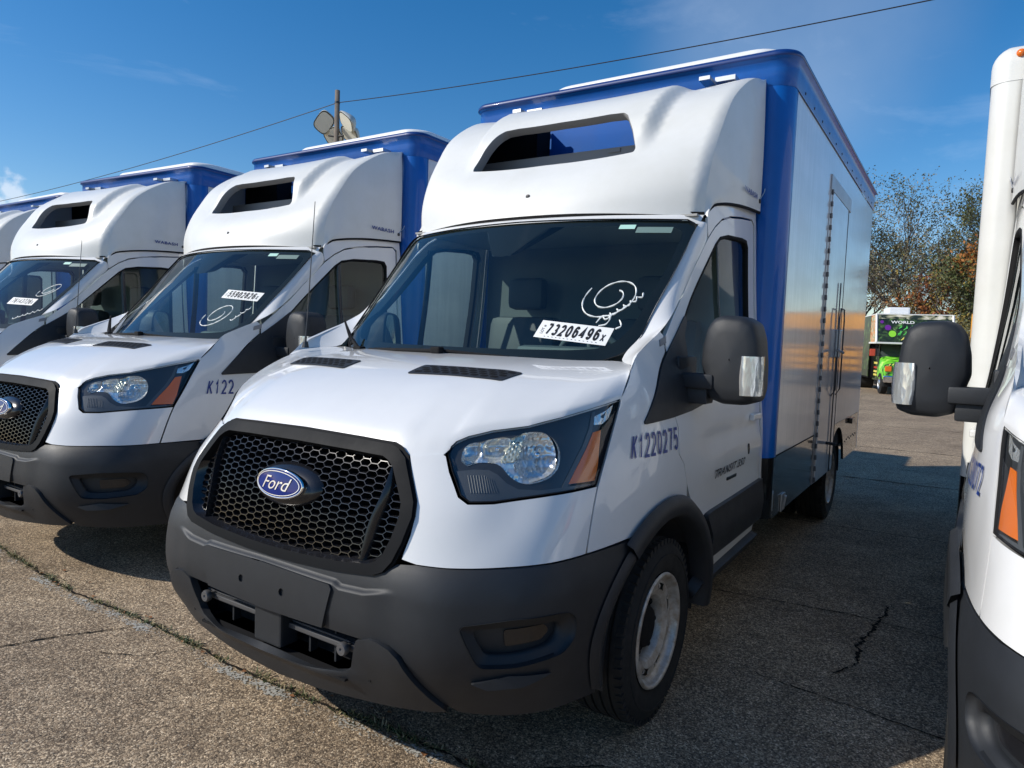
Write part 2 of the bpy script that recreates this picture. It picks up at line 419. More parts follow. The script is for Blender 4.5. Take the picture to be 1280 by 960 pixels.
def text_mesh(txt, bold=0., shear=0., spacing=1.):
    cu = bpy.data.curves.new('lettering', 'FONT'); cu.body = txt; cu.size = 1; cu.offset = bold; cu.shear = shear; cu.space_character = spacing
    cu.resolution_u = 3; cu.fill_mode = 'FRONT'
    o = bpy.data.objects.new('lettering', cu); COL.objects.link(o)
    dg = bpy.context.evaluated_depsgraph_get(); me = bpy.data.meshes.new_from_object(o.evaluated_get(dg))
    V = [(v.co.x, v.co.y) for v in me.vertices]; F = [tuple(p.vertices) for p in me.polygons]
    bpy.data.objects.remove(o); bpy.data.curves.remove(cu); bpy.data.meshes.remove(me)
    a = np.array(V); mn = a.min(0); mxx = a.max(0)
    return [tuple((p - mn) / (mxx - mn)) for p in a], F     # normalised to 0..1 both ways
def text_on(name, txt, fn, m, parent, bold=0., shear=0., spacing=1., flip=False):
    V, F = text_mesh(txt, bold, shear, spacing)
    return mobj(name, [tuple(fn(u, v)) for u, v in V], [f[::-1] for f in F] if flip else F, m, parent)

def _arc(cx, cy, rx, ry, a0, a1, n=12): return [(cx + rx * math.cos(rad(a0 + (a1 - a0) * i / n)), cy + ry * math.sin(rad(a0 + (a1 - a0) * i / n))) for i in range(n + 1)]
GLYPH = {
 '0': [_arc(.5, .5, .42, .5, 90, 450, 28)],
 '1': [[(.22, .74), (.42, .82), (.56, 1.0), (.56, 0)]],
 '2': [_arc(.5, .70, .40, .30, 165, -20, 12) + [(.80, .50), (.10, .0), (.92, .0)]],
 '3': [_arc(.48, .74, .36, .26, 150, -80, 12) + [(.45, .52)], _arc(.48, .27, .40, .27, 85, -155, 14)],
 '4': [[(.72, 0), (.72, 1), (.06, .28), (.96, .28)]],
 '5': [[(.86, 1.0), (.22, 1.0), (.14, .52)] + _arc(.48, .32, .40, .32, 120, -150, 14)],
 '6': [_arc(.5, .31, .39, .31, 90, 450, 20), [(.84, .82)] + _arc(.50, .66, .38, .34, 50, 180, 8) + [(.11, .40)]],
 '7': [[(.06, 1.0), (.94, 1.0)], [(.90, .97), (.36, 0)]],
 '8': [_arc(.5, .75, .34, .25, 90, 450, 18), _arc(.5, .26, .40, .26, 90, 450, 18)],
 '9': [_arc(.5, .69, .39, .31, 90, 450, 20), [(.16, .18)] + _arc(.50, .34, .38, .34, 230, 360, 8) + [(.89, .62)]],
 'K': [[(.10, 0), (.10, 1)], [(.88, 1), (.12, .40)], [(.34, .58), (.92, 0)]],
 'X': [[(.08, 0), (.92, 1)], [(.08, 1), (.92, 0)]],
}
def number_on(name, txt, fn, m, parent, wt=.15, gap=.13, aspect=.62, flip=False):
    """digits drawn as strokes of even weight (wt = stroke / height)"""
    n = len(txt); adv = 1 + gap; total = n * adv - gap; mb = MB()
    for i, ch in enumerate(txt):
        for st in GLYPH[ch]:
            P = [np.array(((x * (1 - wt / aspect) + wt / aspect / 2) * aspect, (y * (1 - wt) + wt / 2))) for x, y in st]
            L = []; n_ = len(P); closed = np.linalg.norm(P[0] - P[-1]) < 1e-6
            for k in range(n_):
                a = P[k - 1] if k else (P[-2] if closed else None); b = P[(k + 1)] if k < n_ - 1 else (P[1] if closed else None)
                d1 = (P[k] - a) / np.linalg.norm(P[k] - a) if a is not None else None; d2 = (b - P[k]) / np.linalg.norm(b - P[k]) if b is not None else None
                if d1 is None: d1 = d2
                if d2 is None: d2 = d1
                n1 = np.array([-d1[1], d1[0]]); n2 = np.array([-d2[1], d2[0]]); q = n1 + n2; q = q / max(np.linalg.norm(q), 1e-6); c = max(q @ n1, .5)
                L.append((P[k] + q * wt / 2 / c, P[k] - q * wt / 2 / c))
            vs = [fn((i * adv + w_[0] / aspect) / total, w_[1]) for pr in L for w_ in pr]
            fs = [(2 * k, 2 * k + 1, 2 * k + 3, 2 * k + 2) for k in range(n_ - 1)]
            mb.add(vs, [f[::-1] for f in fs] if flip else fs)
    return mb.obj(name, m, parent)

# ------------------------------------------------------------------ ground
def ground():
    bm = bmesh.new(); bmesh.ops.create_grid(bm, x_segments=2, y_segments=2, size=2500)
    me = bpy.data.meshes.new('parking_lot'); bm.to_mesh(me); bm.free(); me.materials.append(ASPHALT)
    tag(link(bpy.data.objects.new('parking_lot', me)), kind='structure')
ground()

# ------------------------------------------------------------------ cab body surface: plan curves at several heights, (s, z) -> point
LEV = np.array([.20, .30, .50, .68, .80, .95, 1.10, 1.27, 1.40, 1.70, 2.10])
sd = lambda a: [(a, .9), (a + .01, 1.3), (a + .01, 1.8), (a + .01, 2.4)]
PL = np.array([
 [(0,.10),(.25,.10),(.45,.12),(.58,.15),(.69,.19),(.79,.25),(.865,.33),(.92,.44),(.95,.60)]+sd(.96),
 [(0,.04),(.25,.045),(.45,.07),(.58,.105),(.70,.155),(.80,.215),(.88,.31),(.93,.44),(.965,.60)]+sd(.98),
 [(0,-.02),(.25,-.018),(.45,-.008),(.58,.004),(.69,.042),(.80,.13),(.88,.225),(.935,.36),(.97,.55)]+sd(.995),
 [(0,-.02),(.25,-.018),(.45,-.008),(.58,.004),(.69,.042),(.80,.13),(.88,.225),(.935,.36),(.97,.55)]+sd(.995),
 [(0,0.),(.25,.003),(.45,.015),(.58,.035),(.69,.085),(.795,.17),(.87,.27),(.925,.40),(.96,.58)]+sd(.99),
 [(0,.04),(.25,.045),(.45,.06),(.58,.09),(.69,.155),(.785,.26),(.86,.35),(.912,.46),(.95,.62)]+sd(.988),
 [(0,.11),(.25,.115),(.43,.13),(.56,.18),(.67,.26),(.765,.34),(.845,.43),(.90,.54),(.94,.67)]+sd(.978),
 [(0,.27),(.25,.27),(.42,.28),(.54,.31),(.65,.37),(.745,.44),(.825,.53),(.885,.63),(.925,.74)]+sd(.955),
 [(0,.45),(.25,.45),(.42,.46),(.54,.48),(.64,.53),(.72,.60),(.80,.69),(.85,.76),(.885,.82),(.903,.9),(.93,1.3),(.945,1.8),(.948,2.4)],
 [(0,.75),(.25,.75),(.42,.75),(.54,.76),(.62,.78),(.68,.80),(.73,.82),(.77,.84),(.80,.87),(.815,.9),(.858,1.3),(.905,1.8),(.92,2.4)],
 [(0,.8),(.25,.8),(.42,.8),(.54,.8),(.60,.8),(.66,.82),(.70,.83),(.73,.84),(.77,.87),(.79,.9),(.825,1.3),(.875,1.8),(.895,2.4)]])
SK = np.array([0] + list(np.cumsum(np.hypot(*np.diff(PL[5], axis=0).T))))
def B(s, z, o=0.):
    if s < 0:
        q = B(-s, z, o); return np.array([-q[0], q[1], q[2]])
    x, y = crv(SK, crv(LEV, PL, z), s)
    if o: # offset along the plan normal
        x2, y2 = crv(SK, crv(LEV, PL, z), s + .004); x1, y1 = crv(SK, crv(LEV, PL, z), max(s - .004, 0))
        t = np.array([x2 - x1, y2 - y1]); t /= np.linalg.norm(t); x += t[1] * o; y -= t[0] * o
    return np.array([x, y, z])
def both(half):   # symmetric closed outline from its right half (top to bottom)
    return list(half) + [(-a, b) for a, b in reversed(half) if a > 1e-6]
WC = 1.649        # s of the front wheel centre
def arc(r, a0, a1, n=16, c=(WC, .353)):
    return [(c[0] + r * math.cos(rad(a0 + (a1 - a0) * i / n)), c[1] + r * math.sin(rad(a0 + (a1 - a0) * i / n))) for i in range(n + 1)]

SIDES = (1, -1)
def wheel(parent, x, y, side, front=True, dual=False):
    """a wheel standing at (x outer face, y)"""
    g = empty('wheel', (x * side, y, .353)); g.parent = parent
    R_ = .353; wd = .225
    prof = [(-wd + .02, .215), (-wd, .235), (-wd - .006, .29), (-wd + .012, .336), (-wd + .03, .347)]
    xs = np.linspace(-wd + .035, -.035, 5)
    for i, q in enumerate(xs):
        prof.append((q, R_ - .001))
        if i < 4:
            m_ = (q + xs[i + 1]) / 2
            prof += [(m_ - .005, R_ + .001), (m_ - .0045, R_ - .009), (m_ + .0045, R_ - .009), (m_ + .005, R_ + .001)]
    prof += [(-.03, .347), (-.012, .336), (.004, .31), (.006, .29), (.003, .265), (.0, .25), (-.004, .235), (-.012, .222), (-.02, .215)]
    mb = MB().lathe_x(prof, n=72)
    for k in range(60):                       # shoulder blocks
        a = 2 * math.pi * k / 60
        for xa, xb in ((-.048, -.008), (-wd + .008, -wd + .048)):
            st = len(mb.v); mb.box((xa, -.0115, .329), (xb, .0115, .3515))
            mb.xf(Matrix.Rotation(a, 4, 'X'), st)
    # raised sidewall ring
    mb.lathe_x([(.0045, .300), (.009, .298), (.009, .292), (.0045, .290)], n=72)
    t = mb.obj('tyre', RUBBER, g, angle=35)
    # rim: lip, barrel, disc with hand holes
    rm = MB().lathe_x([(-.006, .222), (.002, .218), (.002, .211), (-.008, .206), (-.02, .204), (-.03, .196), (-.036, .190), (-.038, .186)], n=64)
    rm.lathe_x([(-.215, .222), (-.21, .2), (-.15, .18), (-.040, .186)], n=48)
    nh = 16
    # disc between r .186 and .128 with 8 gaps
    a_in, a_out = .128, .186
    for k in range(nh):
        a = 2 * math.pi * k / nh; hw = math.pi / nh
        solid = (k % 2 == 0)
        for (r0, r1) in ((.128, .150), (.150, .176), (.176, .187)):
            if not solid and r0 == .150:
                # hole: keep rounded shoulders
                for sgn_ in (-1, 1):
                    vs = []; n = 4
                    for q in range(n + 1):
                        tt = q / n; rr = r0 + (r1 - r0) * tt; ed = hw * (.45 + .55 * (abs(2 * tt - 1))**2.2)
                        for aa in (a + sgn_ * hw, a + sgn_ * ed): vs.append((-.040 + (rr - .128) * .12 + .012 * math.sin(math.pi * min(1, (rr - .128) / .058)), rr * math.cos(aa), rr * math.sin(aa)))
                    rm.add(vs, [(2 * q, 2 * q + 1, 2 * q + 3, 2 * q + 2) for q in range(n)])
                continue
            vs = []
            for rr in (r0, r1):
                for q in range(5):
                    aa = a - hw + 2 * hw * q / 4
                    vs.append((-.040 + (rr - .128) * .12 + .012 * math.sin(math.pi * min(1, (rr - .128) / .058)), rr * math.cos(aa), rr * math.sin(aa)))
            rm.add(vs, [(q, q + 1, q + 6, q + 5) for q in range(4)])
    rm.lathe_x([(-.040, .128), (-.048, .123), (-.085, .119)], n=48)
    rim = rm.obj('rim', STEEL, g, True)
    hb = MB().lathe_x([(-.085, .118), (-.088, .105), (-.080, .092), (-.050, .075), (-.046, .060), (-.046, .0)], n=40)
    for k in range(6):
        a = 2 * math.pi * k / 6
        st = len(hb.v); hb.lathe_x([(-.085, .011), (-.060, .011), (-.057, .007), (-.057, 0)], n=6); hb.xf(Matrix.Translation((0, .098 * math.cos(a), .098 * math.sin(a))), st)
    hb.lathe_x([(-.2, .17), (-.12, .17), (-.12, .0)], n=32)
    hb.obj('hub_cap', BLACKM, g, angle=30)
    if side < 0: g.rotation_euler = (0, 0, math.pi)
    return g

HOOD_F = [(0, 1.127), (.27, 1.122), (.423, 1.120), (.455, 1.112), (.487, 1.094), (.53, 1.094), (.586, 1.101), (.611, 1.134), (.642, 1.152), (.713, 1.172), (.843, 1.189), (.948, 1.217), (1.068, 1.248), (1.204, 1.273)]
def hood_rows():
    F = [B(s, z, .004) for s, z in HOOD_F]
    d = np.array([s for s, z in HOOD_F]) / 1.204
    Rp = [(0, .86, 1.384), (.2, .868, 1.384), (.42, .885, 1.383), (.62, .935, 1.381), (.765, .995, 1.384), (.862, .900, 1.374), tuple(B(1.290, 1.362))]
    ru = np.array([0, .19, .38, .56, .70, .86, 1.0]); Rp = np.array(Rp)
    us = sorted(set(list(np.linspace(0, 1, 45)) + [q / 1.204 for q, _ in HOOD_F]))
    nv = 34; rows = []
    SMH = [(0, 1.125), (.27, 1.126), (.45, 1.130), (.62, 1.146), (.80, 1.180), (.948, 1.215), (1.068, 1.247), (1.204, 1.273)]
    sm_x = np.array([a for a, b in SMH]) / 1.204; sm_y = np.array([B(a, b, .004) for a, b in SMH])
    for u in us:
        i = min(max(int(np.searchsorted(d, u) - 1), 0), len(d) - 2); t = (u - d[i]) / (d[i + 1] - d[i]); f = F[i] * (1 - t) + F[i + 1] * t
        r = np.array([np.interp(u, ru, Rp[:, k]) for k in range(3)]) if False else crv(ru, Rp, u)
        hgt = .076 * (1 - u**2.6)
        col = []; fs_ = crv(sm_x, sm_y, u)
        for j in range(nv + 1):
            v = j / nv
            kf = math.exp(-v / .10); p = (f * kf + fs_ * (1 - kf)) * (1 - v) + r * v
            b = math.sin(math.pi * v**.8) * hgt
            # soft crest running from the lamp corner to the screen base
            crest = .004 * math.exp(-((u - (.52 - .10 * v)) / .055)**2) * math.sin(math.pi * v)**1.0
            # rolled leading edge
            e_ = .014 * (1 - min(v / .045, 1))**2
            col.append((p[0], p[1] + e_ * .2, p[2] + b + crest - e_))
        rows.append(col)
    return us, rows

def windscreen_y(x, z): return 1.44 + .28 * x * x - (2.03 - z) * .9
WS_SIDE = [(.70, 1.385), (.745, 1.405), (.785, 1.435), (.803, 1.487), (.807, 1.56), (.814, 1.64), (.828, 1.75), (.839, 1.876), (.846, 1.98), (.835, 2.005), (.80, 2.024)]

VS = np.linspace(0, 1, 8)
FPc = np.array([(1.47,2.07),(1.50,2.16),(1.57,2.27),(1.70,2.40),(1.83,2.55),(1.96,2.68),(2.16,2.79),(2.42,2.87)])
FPs = np.array([(1.66,2.045),(1.665,2.20),(1.72,2.36),(1.81,2.51),(1.925,2.66),(2.09,2.78),(2.25,2.86),(2.42,2.90)])
def FR(x, v):
    c = crv(VS, FPc, v); s = crv(VS, FPs, v); wq = min(abs(x) / .88, 1)**2.2
    p = c * (1 - wq) + s * wq
    d = .058 * ss((.585 - abs(x)) / .085) * ss((p[1] - 2.36) / .2)
    xx = x * (.965 + .055 * v)
    edge = .030 * max(0, (abs(x) - .825) / .055)**2    # rolled corner into the side
    return np.array([xx, p[0] - d * .8 + edge, p[1] + d * .6 * ss((2.42 - p[0]) / .3)])

GRILLEF = mat('grille_frame_plastic', (.006, .007, .009), .50, spec=.14, var=.2)
def build_cab(T):
    # ---- hood
    us, rows = hood_rows()
    full = [[(-x, y, z) for x, y, z in r] for r in reversed(rows[1:])] + rows
    hood = loft('hood', full, WHITE, T, flip=True)
    V = [Vector(p) for r in full for p in r]; n = len(full[0]); F = [(i * n + j, (i + 1) * n + j, (i + 1) * n + j + 1, i * n + j + 1) for i in range(len(full) - 1) for j in range(n - 1)]
    bvh = BVHTree.FromPolygons(V, F)
    def top(x, y, o=0.):
        h = bvh.ray_cast(Vector((x, y, 3)), Vector((0, 0, -1)))[0]
        return np.array([x, y, (h.z if h else 1.37) + o])
    # hood underside lip (dark gap at the leading edge)
    lip = [B(s, z, -.012) + np.array([0, .02, -.012]) for s, z in HOOD_F]; lip2 = [B(s, z - .018, -.03) for s, z in HOOD_F]; lip0 = [B(s, z, .004) + np.array([0, 0, -.013]) for s, z in HOOD_F]
    for sgn in SIDES:
        loft('hood_seal', [lip0, lip, lip2], BLACKM, T, mirror=sgn < 0)
    for sgn in SIDES:
        q = [(.168, .445), (.556, .497), (.582, .600), (.170, .548)]
        v = sheet('hood_vent', roundp(q, .012), lambda a, b: top(a * sgn, b, .004), BLACKP, hood, h=.03, thick=.003, flip=sgn < 0)
        mb = MB(); rows_ = 4; cols = 9
        for i in range(rows_):
            for j in range(cols):
                u0 = .05 + .9 * j / cols; u1 = .05 + .9 * (j + .80) / cols; w0 = .12 + .8 * i / rows_; w1 = .12 + .8 * (i + .68) / rows_
                if i % 2: u0 += .045; u1 = min(u1 + .045, .97)
                def Q(u, w_):
                    a = np.array(q[0]) * (1 - u) + np.array(q[1]) * u; b = np.array(q[3]) * (1 - u) + np.array(q[2]) * u; p = a * (1 - w_) + b * w_; return top(p[0] * sgn, p[1], .0055)
                vs = [Q(u0 + .012, w0), Q(u1 - .012, w0), Q(u1, (w0 + w1) / 2), Q(u1 - .012, w1), Q(u0 + .012, w1), Q(u0, (w0 + w1) / 2)]
                mb.add(vs, [(0, 1, 2, 3, 4, 5)] if sgn > 0 else [(5, 4, 3, 2, 1, 0)])
        mb.obj('vent_opening', BLACKM, v)
    # ---- front fascia (both sides one moulding), fenders, lamps
    fas = [(.492, 1.084), (.53, 1.083), (.585, 1.092), (.598, 1.086), (.621, 1.042), (.668, .975), (.703, .956), (.785, .956), (.961, .974), (1.149, .986), (1.135, .788), (1.011, .785), (.876, .786), (.774, .784), (.692, .783), (.597, .785), (.545, .793), (.548, .816), (.556, .86), (.556, .916), (.547, .955)]
    for sgn in SIDES:
        sheet('front_fascia', fas, lambda a, b: B(a, b), WHITE, T, h=.035, mirror=sgn < 0, thick=.015)
    fen = [(1.212, 1.270), (1.296, 1.358), (1.45, 1.400), (1.60, 1.442), (1.770, 1.505), (1.786, 1.492), (1.770, 1.428), (1.432, 1.182), (1.44, 1.170), (1.60, 1.176), (1.729, 1.185), (1.755, 1.13), (1.751, 1.031), (1.807, .984), (1.845, .90), (1.86, .80)] + \
          arc(.47, 65, 124) + [(1.38, .788), (1.143, .788), (1.157, .985), (1.189, 1.16)]
    for sgn in SIDES:
        f = sheet('fender', fen, lambda a, b: B(a, b), WHITE, T, h=.045, mirror=sgn < 0)
    # ---- headlamps
    hl = [(.602, 1.092), (.604, 1.115), (.615, 1.130), (.646, 1.146), (.715, 1.165), (.843, 1.181), (.948, 1.209), (1.068, 1.240), (1.200, 1.264), (1.178, 1.161), (1.146, .992), (.961, .980), (.785, .962), (.706, .962), (.674, .980), (.628, 1.046)]
    def inset(poly, k, c): return [(c[0] + (a - c[0]) * k, c[1] + (b - c[1]) * k) for a, b in poly]
    for sgn in SIDES:
        mir = sgn < 0
        H = sheet('headlight', hl, lambda a, b: B(a, b, -.085), HLBLACK, T, h=.04, mirror=mir, thick=.0)
        # side wall of the lamp pocket
        rim1 = [B(a, b, -.004) for a, b in dens(hl, .02)]; rim2 = [B(a, b, -.086) for a, b in dens(hl, .02)]
        loft('lamp_pocket', [rim1, rim2], HLBLACK, H, closed=True, mirror=mir, flip=True)
        sheet('lamp_lens', hl, lambda a, b: B(a, b, -.003), LENS, H, h=.05, mirror=mir, thick=0)
        seal = [[B(a, b, o) for a, b in dens(inset(hl, k, (.90, 1.08)), .02)] for k, o in ((1.0, .0), (.990, .001), (.987, -.010))]
        loft('lamp_seal', seal, BLACKM, H, closed=True, mirror=mir, flip=True)
        # one chrome cavity with three bowls, cut out of the bezel
        clus = [(.647, 1.072), (.642, 1.095), (.647, 1.116), (.665, 1.126), (.689, 1.128), (.709, 1.136), (.759, 1.144), (.791, 1.143), (.830, 1.157), (.863, 1.162), (.901, 1.160), (.938, 1.141), (.963, 1.112), (.973, 1.087), (.974, 1.053), (.954, 1.028), (.925, 1.015), (.885, 1.008), (.853, 1.013), (.816, 1.032), (.780, 1.058), (.754, 1.067), (.725, 1.069), (.695, 1.068), (.669, 1.059)]
        clus = [tuple(p) for p in curve(clus + [clus[0]], 60)[:-1]]
        def dep(a_, b_):
            o = 0.
            for cx_, cz_, ra, rb, dd in ((.905, 1.088, .078, .080, .055), (.752, 1.104, .056, .038, .036), (.672, 1.092, .030, .038, .024)):
                r2 = ((a_ - cx_) / ra)**2 + ((b_ - cz_) / rb)**2
                if r2 < 1: o = max(o, dd * (1 - r2)**.8)
            th = math.atan2(b_ - 1.088, a_ - .905)
            return -.024 - o + .0010 * math.sin(th * 22) * (o > .004) + .0006 * math.sin(b_ * 900)
        sheet('main_reflector', clus, lambda a, b: B(a, b, dep(a, b)), REFLECT, H, h=.009, mirror=mir, thick=0)
        loft('reflector_rim', [[B(a, b, -.010) for a, b in clus], [B(a, b, -.026) for a, b in clus]], CHROME, H, closed=True, mirror=mir, flip=True)
        sheet('lamp_bezel', [(.616, 1.128), (.646, 1.143), (.715, 1.161), (.843, 1.177), (.948, 1.205), (1.068, 1.235), (1.15, 1.25), (1.12, 1.17), (1.09, 1.10), (1.06, 1.04), (1.03, .992), (.93, .986), (.785, .968), (.710, .968), (.680, .985), (.632, 1.048), (.608, 1.09)], lambda a, b: B(a, b, -.012), HLBLACK, H, h=.03, mirror=mir, thick=.004, holes=[clus], edge_h=.012)
        band = [(.795, 1.140), (.833, 1.153), (.840, 1.126), (.838, 1.098), (.833, 1.079), (.826, 1.072), (.800, 1.069), (.778, 1.069), (.781, 1.088), (.789, 1.111)]
        sheet('reflector_strip', band, lambda a, b: B(a, b, -.020 - .004 * math.sin(b * 420) * math.sin(a * 300)), mat('pearl_reflector', (.80, .80, .66), .22, .45), H, h=.008, mirror=mir, thick=.012)
        # bulb shades
        for c, r_ in (((.905, 1.088), .011), ((.752, 1.104), .008)):
            p = B(c[0], c[1], -.045); bm = bmesh.new(); bmesh.ops.create_uvsphere(bm, u_segments=14, v_segments=8, radius=r_); bmesh.ops.translate(bm, vec=(p[0] * sgn, p[1], p[2]), verts=bm.verts)
            me = bpy.data.meshes.new('bulb'); bm.to_mesh(me); bm.free(); me.materials.append(CHROME); [setattr(q, 'use_smooth', True) for q in me.polygons]; link(bpy.data.objects.new('bulb', me), H)
        # lower grey bezel with ribs
        bz = [(.642, 1.044), (.69, 1.050), (.74, 1.049), (.775, 1.036), (.812, 1.012), (.855, .994), (.93, .990), (1.02, .996), (1.10, .998), (1.14, .994), (.961, .982), (.785, .964), (.707, .964), (.676, .982)]
        sheet('lamp_bezel', bz, lambda a, b: B(a, b, -.009), HLGREY, H, h=.03, mirror=mir, thick=.02)
        mb = MB()
        for k in range(11):
            a0 = .678 + k * .0085; p0 = B(a0, 1.034 - max(0, k - 6) * .003, -.008); p1 = B(a0 + .026, .986, -.008); mb.tube([p0, p1], .0011, 4)
        if mir: mb.v = [(-x, y, z) for x, y, z in mb.v]
        mb.obj('bezel_rib', HLGREY, H)
        # amber reflector and clear upper part
        sheet('amber_reflector', [(1.026, 1.003), (1.144, 1.004), (1.146, 1.05), (1.135, 1.104), (1.125, 1.163), (1.086, 1.157), (1.070, 1.107), (1.045, 1.050)], lambda a, b: B(a, b, -.010), AMBER, H, h=.02, mirror=mir, thick=.012)
        sheet('side_marker_reflector', [(1.085, 1.180), (1.128, 1.182), (1.160, 1.200), (1.176, 1.245), (1.135, 1.225), (1.080, 1.208)], lambda a, b: B(a, b, -.012), REFLECT, H, h=.02, mirror=mir, thick=.012)
        sheet('lamp_divider', [(1.000, .990), (1.020, .992), (1.040, 1.046), (1.064, 1.108), (1.078, 1.165), (1.076, 1.225), (1.062, 1.222), (1.062, 1.168), (1.048, 1.112), (1.022, 1.048)], lambda a, b: B(a, b, -.008), HLGREY, H, h=.02, mirror=mir, thick=.02)
    # ---- grille
    go = [(0, 1.119), (.27, 1.115), (.423, 1.111), (.452, 1.102), (.484, 1.078), (.543, .958), (.550, .916), (.538, .84), (.520, .785), (.495, .752), (.46, .736), (.321, .722), (.12, .712), (0, .710)]
    gi = [(0, 1.083), (.26, 1.080), (.405, 1.076), (.430, 1.066), (.453, 1.048), (.505, .950), (.510, .912), (.500, .848), (.484, .802), (.463, .778), (.435, .766), (.315, .752), (.12, .743), (0, .741)]
    GO, GI = both(go), both(gi)
    gm = sheet('grille', GO, lambda a, b: B(a, b, .012 + .004), GRILLEF, T, h=.04, thick=.03, holes=[GI], edge_h=.02)
    st = [dens(GI, .02)]
    loft('grille_inner_frame', [[B(a, b, .016) for a, b in st[0]], [B(a * .985, .912 + (b - .912) * .965, -.03) for a, b in st[0]], [B(a * .97, .912 + (b - .912) * .93, -.034) for a, b in st[0]]], BLACKG, gm, closed=True, flip=False)
    sheet('grille_seal', both([(a * 1.012, .915 + (b - .915) * 1.03) for a, b in go]), lambda a, b: B(a, b, .004), BLACKM, gm, h=.06, thick=.006, holes=[both([(a * .97, .915 + (b - .915) * .94) for a, b in go])])
    sheet('grille_backing', both([(a, b) for a, b in gi]), lambda a, b: B(a, b, -.10), BLACKM, gm, h=.08, thick=0)
    mb = MB(); cw, ch = .0395, .0220; hw = .0140
    seen = set(); inner = both([(a * .985, .912 + (b - .912) * .97) for a, b in gi])
    for i in range(-15, 16):
        for j in range(-12, 13):
            cx = i * cw; cz = .912 + j * ch + (ch / 2 if i % 2 else 0)
            if not inpoly((cx, cz), inner): continue
            pts_ = [(cx + hw, cz + ch / 2), (cx + cw - hw, cz), (cx + hw, cz - ch / 2), (cx - hw, cz - ch / 2), (cx - cw + hw, cz), (cx - hw, cz + ch / 2)]
            for k in range(6):
                a, b = pts_[k], pts_[(k + 1) % 6]; key = (round((a[0] + b[0]) / 2, 3), round((a[1] + b[1]) / 2, 3))
                if key in seen: continue
                seen.add(key)
                d = np.array([b[0] - a[0], b[1] - a[1]]); nrm = np.array([-d[1], d[0]]) / np.linalg.norm(d) * .0015
                vs = []
                for o, kf in ((-.014, .75), (-.018, 1.), (-.050, 1.)):
                    for p in (a, b):
                        for sg in (-1, 1): vs.append(B(p[0] + sg * nrm[0] * kf, p[1] + sg * nrm[1] * kf, o))
                # indices: o0: a- a+ b- b+ ; o1 ; o2
                mb.add(vs, [(0, 2, 3, 1), (0, 4, 6, 2), (1, 3, 7, 5), (4, 8, 10, 6), (5, 7, 11, 9)])
    mb.obj('grille_mesh', BLACKG, gm)
    for sgn in SIDES:
        cvp = curve([(.452, 1.072), (.432, .98), (.405, .88), (.398, .76)], 14)
        loft('grille_strut', [[B(a - .004, b, .004) for a, b in cvp], [B(a + .008 + .010 * math.sin(math.pi * i / 13), b, -.002) for i, (a, b) in enumerate(cvp)], [B(a + .012 + .014 * math.sin(math.pi * i / 13), b, -.05) for i, (a, b) in enumerate(cvp)]], BLACKG, gm, mirror=sgn < 0, flip=True)
        loft('grille_strut', [[B(a - .004, b, .004) for a, b in cvp], [B(a - .006, b, -.05) for a, b in cvp]], BLACKG, gm, mirror=sgn < 0)
    # emblem
    mbx = MB(); rws = []
    for i in range(7):
        t = i / 6; k = math.cos(t * math.pi / 2); rws.append([B(.165 * k * math.cos(a) if True else 0, .935 + .072 * k * math.sin(a), -.02 + .045 * math.sin(t * math.pi / 2)) for a in [2 * math.pi * j / 36 for j in range(36)]])
    loft('emblem_mount', rws, BLACKG, gm, closed=True, flip=True)
    ce = B(0, .945, .034); tl = Matrix.Translation(ce.tolist()) @ Matrix.Rotation(rad(90 - 10), 4, 'X')
    def oval(ra, rb, z, n=48): return [tl @ Vector((ra * math.cos(2 * math.pi * j / n), rb * math.sin(2 * math.pi * j / n), z - .10 * (ra * math.cos(2 * math.pi * j / n))**2 / .115)) for j in range(n)]
    em = loft('emblem', [oval(.118, .051, -.012), oval(.118, .051, .002), oval(.115, .048, .006), oval(.110, .0445, .004)], CHROME, T, closed=True)
    loft('emblem_field', [oval(.110, .0445, .004), oval(.07, .028, .0055), oval(.001, .0005, .0065)], mat('emblem_blue', (.004, .020, .17), .12, .0, .3, .3), em, closed=True)
    def emb(u, v):
        x = (u - .5) * .142; y = (v - .5) * .044; p = tl @ Vector((x, y, .0075 - .10 * x * x / .115)); return p
    text_on('emblem_lettering', 'Ford', emb, mat('emblem_silver', (.85, .86, .9), .2, .6), em, bold=-.002, shear=.45)
    loft('emblem_inner_ring', [oval(.106, .041, .0075), oval(.103, .0385, .0075)], MATS['emblem_silver'], em, closed=True)
    # ---- bumper
    bo = [(0, .708), (.12, .710), (.321, .720), (.46, .734), (.50, .750), (.53, .776), (.597, .781), (.692, .779), (.774, .780), (.876, .782), (1.011, .781), (1.133, .784), (1.241, .783), (1.390, .778)] + \
         arc(.47, 116, 180, 12) + [(1.17, .315), (.705, .330), (.665, .365), (.585, .520), (.545, .545), (.50, .551), (.44, .542), (0, .538)]
    fog = [(.761, .628), (.82, .500), (.917, .496), (1.063, .508), (1.108, .545), (1.113, .60), (1.090, .630), (1.05, .638), (.914, .643)]
    FB = roundp(fog, .02)
    def zl(a): return float(np.interp(abs(a), (0, .32, .345, .44, .52, 1.), (.693, .690, .680, .684, .700, .705)))
    def Bb(a, b):       # bumper surface: a ledge under the grille, the top edge rolls over
        p = B(a, b, .004 + .016 * ss((zl(a) - b) / .014 + .5) * ss((.56 - abs(a)) / .12) * (1 - .6 * ss((.60 - b) / .1)) + .006 * ss((.80 - b) / .12)); k = max(0, (b - .745) / .04)
        p[1] += .012 * k * k if abs(a) < 1.0 else 0
        return p
    bmp = sheet('bumper', both(bo), Bb, BLACKP, T, h=.04, thick=.02, holes=[FB, [(-a, b) for a, b in FB]], extra=[(a, zl(a) + d) for d in (-.016, -.010, -.005, 0, .005, .010, .016) for a in np.linspace(-.58, .58, 100)])
